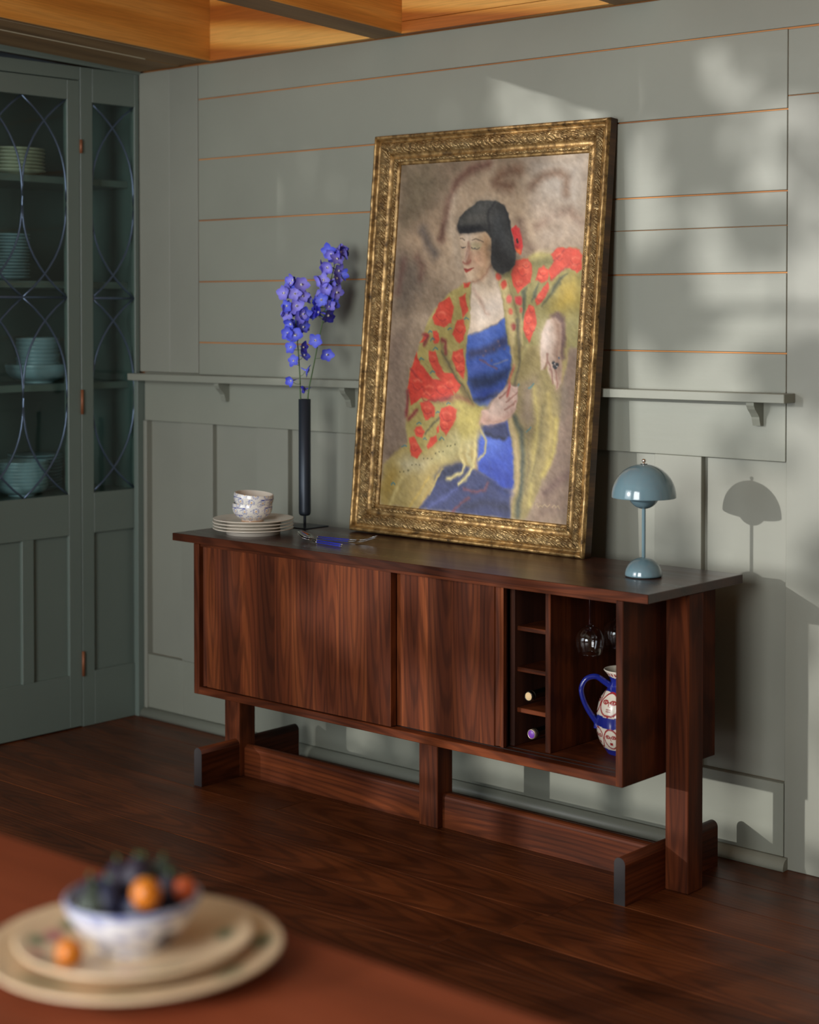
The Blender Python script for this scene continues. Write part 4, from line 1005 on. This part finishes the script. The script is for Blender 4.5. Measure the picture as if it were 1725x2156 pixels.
(0,(196,150,120),40,0,[426,268,470,264,492,288,453,302,429,291]),
(0,(222,200,176),20,0,[372,208,417,207,417,234,399,238,379,228]),
(0,(186,178,132),12,0,[427,241,471,240,464,249,430,250]),
(0,(160,110,90),12,0,[408,238,421,267,420,291,410,296,402,291,408,267]),
(0,(214,182,160),8,0,[399,243,411,267,398,288,393,288,395,267]),
(1,(150,84,70),6,33,[388,290,399,294,416,293,422,287]),
(0,(176,72,60),3,0,[392,307,405,307,416,308,441,306,426,314,406,319,398,315]),
(1,(110,50,46),3,14,[394,309,414,310,441,306]),
(1,(46,40,42),3,17,[423,247,434,251,453,252,466,248]),
(1,(62,64,72),2,38,[442,250,443,250]),
(1,(46,40,42),3,17,[368,247,378,250,389,247]),
(1,(62,64,72),2,29,[379,247,379,247]),
(0,(178,160,126),10,0,[422,239,435,234,457,233,471,240,466,247,432,249]),
(1,(84,70,58),3,14,[424,227,442,223,470,227,488,233]),
(1,(84,70,58),3,14,[361,221,373,223,383,227]),
(1,(150,116,96),8,19,[407,234,406,253,400,276]),
(1,(136,96,72),12,38,[444,348,481,341,510,324,533,301]),
(1,(162,56,46),4,12,[675,318,687,328,703,333,720,327]),
(1,(232,118,90),8,19,[685,311,700,308,716,313]),
(1,(162,56,46),4,12,[671,351,679,357,689,360,701,357]),
(1,(232,118,90),8,19,[677,346,687,344,698,347]),
(1,(162,56,46),4,12,[699,302,707,309,717,312,729,309]),
(1,(232,118,90),8,19,[705,298,715,295,726,299]),
(1,(162,56,46),4,12,[940,290,951,300,966,304,983,299]),
(1,(232,118,90),8,19,[949,283,963,279,979,285]),
(1,(162,56,46),4,12,[942,308,950,315,960,317,971,314]),
(1,(232,118,90),8,19,[948,304,958,301,968,305]),
(1,(162,56,46),4,12,[862,279,871,286,882,290,895,286]),
(1,(232,118,90),8,19,[869,274,880,271,892,275]),
(1,(162,56,46),4,12,[791,323,798,330,809,333,820,329]),
(1,(232,118,90),8,19,[797,318,807,316,817,320]),
(1,(162,56,46),4,12,[780,339,786,344,794,346,802,343]),
(1,(232,118,90),8,19,[785,335,792,334,800,336]),
(1,(162,56,46),4,12,[743,423,749,429,758,431,768,428]),
(1,(232,118,90),8,19,[748,419,757,417,766,420]),
(1,(162,56,46),4,12,[730,451,738,458,750,461,762,457]),
(1,(232,118,90),8,19,[736,446,747,443,759,447]),
(1,(162,56,46),4,12,[758,474,764,479,773,482,783,479]),
(1,(232,118,90),8,19,[763,470,772,468,781,471]),
(1,(162,56,46),4,12,[732,487,738,492,745,494,754,492]),
(1,(232,118,90),8,19,[737,484,744,482,752,485]),
(1,(162,56,46),4,12,[787,392,793,397,800,399,809,396]),
(1,(232,118,90),8,19,[792,388,799,386,807,389]),
(1,(158,50,44),4,18,[141,643,157,655,179,660,203,653]),
(1,(228,112,84),8,25,[154,634,174,628,196,635]),
(1,(158,50,44),4,18,[210,660,225,671,245,676,266,669]),
(1,(228,112,84),8,25,[222,652,240,647,260,653]),
(1,(158,50,44),4,18,[280,656,294,666,313,671,333,664]),
(1,(228,112,84),8,25,[291,648,309,643,327,649]),
(1,(158,50,44),4,18,[203,678,216,688,233,692,252,686]),
(1,(228,112,84),8,25,[213,671,229,666,247,672]),
(1,(158,50,44),4,18,[325,641,336,650,351,653,367,648]),
(1,(228,112,84),8,25,[334,635,348,631,363,636]),
(1,(158,50,44),4,18,[320,732,333,743,352,747,372,741]),
(1,(228,112,84),8,25,[330,725,348,720,366,726]),
(1,(158,50,44),4,18,[316,761,327,769,342,773,358,767]),
(1,(228,112,84),8,25,[325,754,339,750,354,755]),
(1,(158,50,44),4,18,[214,717,224,725,239,728,255,723]),
(1,(228,112,84),8,25,[222,710,236,707,251,711]),
(1,(158,50,44),4,18,[367,563,378,572,394,576,410,571]),
(1,(228,112,84),8,25,[376,557,390,553,406,558]),
(1,(158,50,44),4,18,[380,591,390,600,405,603,420,598]),
(1,(228,112,84),8,25,[388,585,401,582,416,586]),
(1,(158,50,44),4,18,[366,482,375,489,388,493,402,488]),
(1,(228,112,84),8,25,[373,477,385,473,398,478]),
(1,(158,50,44),4,18,[255,445,268,456,287,461,308,455]),
(1,(228,112,84),8,25,[266,437,283,433,302,439]),
(1,(158,50,44),4,18,[230,567,239,574,250,576,262,573]),
(1,(228,112,84),8,25,[237,562,247,560,259,563]),
(1,(158,50,44),4,18,[155,824,166,832,179,835,194,830]),
(1,(228,112,84),8,25,[163,818,176,814,190,819]),
(1,(158,50,44),4,18,[188,781,195,786,203,788,213,785]),
(1,(228,112,84),8,25,[193,777,201,775,210,778]),
(0,(58,58,56),4,0,[339,188,349,162,393,137,449,117,507,114,548,121,580,131,605,154,624,193,643,236,658,266,658,301,634,320,599,327,564,315,538,299,530,275,532,242,526,223,493,205,448,204,404,210,358,208,344,198]),
(0,(88,86,80),30,0,[357,172,404,149,484,140,514,160,481,178,414,188,365,189]),
(0,(78,78,74),25,0,[428,126,490,118,535,123,510,136,448,141]),
(0,(34,34,36),12,0,[342,193,383,189,459,187,493,200,448,204,404,210,358,208]),
(0,(74,76,76),30,0,[533,168,567,162,591,206,606,258,580,257,548,214]),
(0,(38,36,34),30,0,[529,256,559,233,617,272,655,292,632,320,598,326,552,306]),
(1,(36,36,38),8,33,[537,123,507,143,502,169,510,198]),
(1,(34,36,40),8,33,[586,137,612,171,633,217,655,264]),
(0,(206,52,50),4,0,[630,202,650,192,673,199,687,225,693,249,683,272,665,269,655,255,647,231]),
(0,(150,30,36),10,0,[653,245,674,246,672,260,658,257]),
(0,(222,104,48),6,0,[658,255,680,258,680,272,664,268]),
(1,(24,14,16),3,62,[663,230,663,230]),
(1,(24,14,16),3,62,[666,236,667,236]),
(1,(168,146,112),3,21,[837,955,846,950,850,961,858,954,871,959,883,953,893,958,907,952]),
(1,(168,146,112),3,18,[920,958,931,951,938,960,949,953,956,960])]

def canvas():
    x0, x1, z0, z1 = rect(1.0); cw, ch = x1 - x0, z1 - z0; nx, ny = 420, 640
    U, V = np.meshgrid((np.arange(nx) + .5) / nx, (np.arange(ny) + .5) / ny); asp = cw / ch
    def vnoise(sx, sy, seed, ang=0.0):
        r_ = np.random.default_rng(seed); ca, sa = math.cos(ang), math.sin(ang)
        a = (U * asp * ca + V * sa) * sx + 50; b = (-U * asp * sa + V * ca) * sy + 50; g_ = r_.random((128, 128))
        ia, ib = np.floor(a).astype(int), np.floor(b).astype(int); fa, fb = a - ia, b - ib; fa = fa * fa * (3 - 2 * fa); fb = fb * fb * (3 - 2 * fb)
        gg = lambda i, j: g_[i % 128, j % 128]
        return gg(ia, ib) * (1 - fa) * (1 - fb) + gg(ia + 1, ib) * fa * (1 - fb) + gg(ia, ib + 1) * (1 - fa) * fb + gg(ia + 1, ib + 1) * fa * fb
    wx = (vnoise(26, 26, 1) - .5) * .006 + (vnoise(90, 90, 2) - .5) * .004; wy = (vnoise(26, 26, 3) - .5) * .006 + (vnoise(90, 90, 4) - .5) * .004
    PX, PY = U * asp + wx, V + wy
    img = np.empty((ny, nx, 3)); img[:] = (146, 126, 104)
    n1 = vnoise(6, 9, 5, .6) - .5; n2 = vnoise(14, 30, 6, .8) - .5
    img += (n1 * 42 + n2 * 30)[..., None] * np.array([1, .95, .85])
    def blend(col, m):
        for k in range(3): img[..., k] = img[..., k] * (1 - m) + col[k] * m
    for typ, col, soft, w, fl in PAINT:
        p = np.array(fl, float).reshape(-1, 2) / 1000; p[:, 0] *= asp; soft = max(soft / 1000, .002)
        mar = soft + .03 + w / 10000
        sel = (PX > p[:, 0].min() - mar) & (PX < p[:, 0].max() + mar) & (PY > p[:, 1].min() - mar) & (PY < p[:, 1].max() + mar)
        if not sel.any(): continue
        x, y = PX[sel], PY[sel]; dist = np.full(x.shape, 9.0); inside = np.zeros(x.shape, bool)
        m_ = len(p); rng_ = range(m_) if typ == 0 else range(m_ - 1)
        for i in rng_:
            a, b = p[i], p[(i + 1) % m_]; ab = b - a; L = max(ab @ ab, 1e-9)
            t = np.clip(((x - a[0]) * ab[0] + (y - a[1]) * ab[1]) / L, 0, 1); dist = np.minimum(dist, np.hypot(x - a[0] - t * ab[0], y - a[1] - t * ab[1]))
            if typ == 0 and a[1] != b[1]:
                cr = ((a[1] > y) != (b[1] > y)) & (x < (b[0] - a[0]) * (y - a[1]) / (b[1] - a[1]) + a[0]); inside ^= cr
        sd = np.where(inside, -dist, dist) if typ == 0 else dist - w / 20000
        k = np.clip(.5 - sd / (2 * soft), 0, 1); k = k * k * (3 - 2 * k)
        full = np.zeros(PX.shape); full[sel] = k; blend(col, full)
    st = (vnoise(60, 200, 7, .5) - .5) * 16 + (vnoise(120, 40, 8, -.4) - .5) * 16 + (vnoise(220, 220, 9) - .5) * 14
    md = 1 + (vnoise(34, 34, 21) - .5) * .07 + (vnoise(70, 110, 22, .7) - .5) * .12
    img *= md[..., None]; img += st[..., None] * .55; img *= .95
    vs = np.empty((ny * nx, 3)); vs[:, 0] = (x0 + U * cw).ravel(); vs[:, 1] = .0290; vs[:, 2] = (z1 - V * ch).ravel()
    # stretch the outermost vertices to the rebate
    vs[:, 0] = np.where(U.ravel() < 1 / nx, x0 - .002, np.where(U.ravel() > 1 - 1 / nx, x1 + .002, vs[:, 0])); vs[:, 2] = np.where(V.ravel() < 1 / ny, z1 + .002, np.where(V.ravel() > 1 - 1 / ny, z0 - .002, vs[:, 2]))
    ii, jj = np.meshgrid(np.arange(ny - 1), np.arange(nx - 1), indexing='ij'); a = (ii * nx + jj).ravel(); f = np.c_[a, a + nx, a + nx + 1, a + 1]
    me = bpy.data.meshes.new('canvas'); me.vertices.add(len(vs)); me.vertices.foreach_set('co', vs.ravel()); me.loops.add(f.size); me.loops.foreach_set('vertex_index', f.ravel().astype(np.int32)); me.polygons.add(len(f)); me.polygons.foreach_set('loop_start', (np.arange(len(f)) * 4).astype(np.int32)); me.update(calc_edges=True); me.validate()
    paint_verts(me, lambda co: img.reshape(-1, 3))
    link('canvas', me, M['canvas'], pt, (0, 0, 0), True)['label'] = 'oil portrait on canvas in browns, reds and blues'
canvas()

# ================================================================ FOREGROUND TABLE
tb = empty('dining_table', (1.5, -3.03, 0), 'reddish wooden dining table, out of focus in the foreground', 'table')
box('table_top', M['table'], .25, 2.72, -3.50, -2.56, .706, .740, tb, .004)
for x in (.36, 2.60):
    for y in (-3.40, -2.66): box('leg', M['table'], x - .035, x + .035, y - .035, y + .035, 0, .706, tb, .003)
for y0, y1 in ((-3.40, -3.375), (-2.685, -2.66)): box('apron', M['table'], .395, 2.565, y0, y1, .62, .706, tb, .002)
TZ = .7402; pc = Vector((1.706, -2.727, TZ))
def big_plate(r, seed):
    pr = [(0, .003), (r * .50, .003), (r * .55, 0), (r * .60, 0), (r * .62, .004), (r * .80, .010), (r * .985, .0175), (r, .0195), (r * .99, .0215), (r * .965, .0205)]
    for i in range(10): t = 1 - (i + 1) / 10; pr.append((r * (.62 + .345 * t), .009 + .0115 * t))
    for i in range(8): pr.append((r * .60 * (1 - (i + 1) / 8), .0075))
    me = lathe_mesh('large_plate', pr, 160)
    def fn(co):
        th = np.arctan2(co[:, 1], co[:, 0]); rr = np.hypot(co[:, 0], co[:, 1]) / r; c = np.tile(np.array([226., 198, 162]), (len(co), 1)); top = co[:, 2] > .0045 + .0
        r_ = random.Random(seed)
        for k in range(11):
            a = r_.uniform(-3.1, 3.1); ra = r_.uniform(.66, .88); col = [(64, 96, 70), (64, 96, 70), (190, 104, 96), (170, 110, 120)][k % 4]
            d = np.hypot(((th - a + np.pi) % (2 * np.pi) - np.pi) * ra / .13, (rr - ra) / .075); m = np.clip(1.3 - d, 0, 1)[:, None]; m = m * top[:, None] * .85; c = c * (1 - m) + np.array(col) * m
        m = (np.clip(1 - np.abs(rr - .95) / .02, 0, 1) * top * .5)[:, None]; c = c * (1 - m) + np.array((226, 208, 176)) * m
        return c
    paint_verts(me, fn); return me
tag(link('serving_plate', big_plate(.151, 3), M['plate_paint'], None, pc), 'large blurred cream platter with painted leaves on the foreground table', 'plate')
tag(link('dessert_plate', big_plate(.120, 8), M['plate_paint'], None, pc + Vector((0, 0, .0105))), 'smaller blurred cream plate with pink marks lying on the platter', 'plate')
BZ = TZ + .0105 + .0078
bc = Vector((pc.x, pc.y, BZ)) + RV * -.002
def fruit_bowl():
    pr = smooth_prof([(0, .005), (.026, .005), (.030, 0), (.036, 0), (.038, .006), (.054, .020), (.066, .038), (.0695, .050)], 6)
    me = lathe_mesh('fruit_bowl', pr + [(.068, .0515)] + [(r - .0035, z + .002) for r, z in pr[::-1] if z > .006 and r > .03] + [(0, .010)], 180)
    def fn(co):
        th = np.degrees(np.arctan2(co[:, 1], co[:, 0])); z = co[:, 2]; c = np.tile(np.array([222., 222, 226]), (len(co), 1))
        s = np.sin(np.radians(th * 9)) * np.cos(z * 260 + np.radians(th * 4)); m = (np.clip(s * 1.6 - .35, 0, 1) * .55)[:, None]; c = c * (1 - m) + np.array((84, 92, 150)) * m
        m = (np.clip(1 - np.abs(z - .049) / .004, 0, 1) * .7)[:, None]; return c * (1 - m) + np.array((70, 84, 150)) * m
    paint_verts(me, fn); return me
tag(link('fruit_bowl', fruit_bowl(), M['glaze_paint'], None, bc), 'blurred blue and white bowl of dark fruit on the foreground plates', 'bowl')
fig_m = lathe_mesh('fig', smooth_prof([(0, -.017), (.010, -.0155), (.0170, -.006), (.0172, .004), (.0138, .012), (.0080, .018), (.0034, .0225), (0, .0235)], 4), 22)
fig_s = lathe_mesh('fig_stalk', [(0, .028), (.0014, .028), (.0020, .0225), (0, .022)], 8)
figs = [(-.040, -.006, .047, 'plum', -14, 'leftmost dark purple fig in the foreground bowl'), (-.020, -.024, .050, 'plum_blue', -4, 'bluish dark fig low at the front of the foreground bowl'), (-.018, .020, .056, 'plum', -6, 'dark purple fig behind, left of centre in the foreground bowl'), (.004, .004, .066, 'plum', 3, 'tallest dark purple fig in the middle of the foreground bowl'),
        (.012, -.032, .046, 'plum_blue', 5, 'bluish dark fig at the front centre of the foreground bowl'), (.026, .026, .058, 'plum_green', 8, 'dull green fig at the back right of the foreground bowl'), (.036, -.002, .052, 'plum', 14, 'dark purple fig behind the orange kumquat in the foreground bowl'), (-.034, -.030, .046, 'plum_green', -10, 'dull green fig at the front left of the foreground bowl'), (.004, .044, .052, 'plum_blue', 2, 'bluish dark fig at the back rim of the foreground bowl'), (-.008, -.006, .030, 'plum', 0, 'dark fig buried under the others in the foreground bowl'), (.03, -.03, .030, 'plum_blue', 0, 'dark fig half buried at the right of the foreground bowl')]
for r, f, z, m, tl, lab in figs:
    o = link('fig', fig_m.copy(), M[m], None, bc + RV * r + FV * f + Vector((0, 0, z))); o.rotation_euler = (R(tl * .4), R(tl), 0); tag(o, lab, 'fruit', 'dark fruit in the foreground bowl')
    link('stalk', fig_s, M['stem'], o, (0, 0, 0), True)
kq = lathe_mesh('kumquat', [(.0152 * math.sin(R(a)), .0158 * -math.cos(R(a))) for a in range(0, 181, 12)], 24)
def kumquat(p, s, mat, lab):
    o = link('kumquat', kq.copy(), M[mat], None, p); o.scale = (s, s, s); tag(o, lab, 'fruit', 'orange fruit in the foreground')
    link('calyx', lathe_mesh('calyx', [(0, .0168), (.0022, .0165), (.0030, .0153), (0, .0150)], 8), M['stem'], o, (0, 0, 0), True)
kumquat(bc + RV * .022 + FV * -.052 + Vector((0, 0, .070)), 1.0, 'orange', 'bright orange kumquat on top of the foreground bowl')
kumquat(bc + RV * .054 + FV * -.010 + Vector((0, 0, .060)), .75, 'redorange', 'small red-orange kumquat at the right rim of the foreground bowl')
kumquat(pc + RV * -.054 + FV * -.062 + Vector((0, 0, .0105 + .0225)), .92, 'orange', 'orange kumquat lying on the plate left of the foreground bowl')
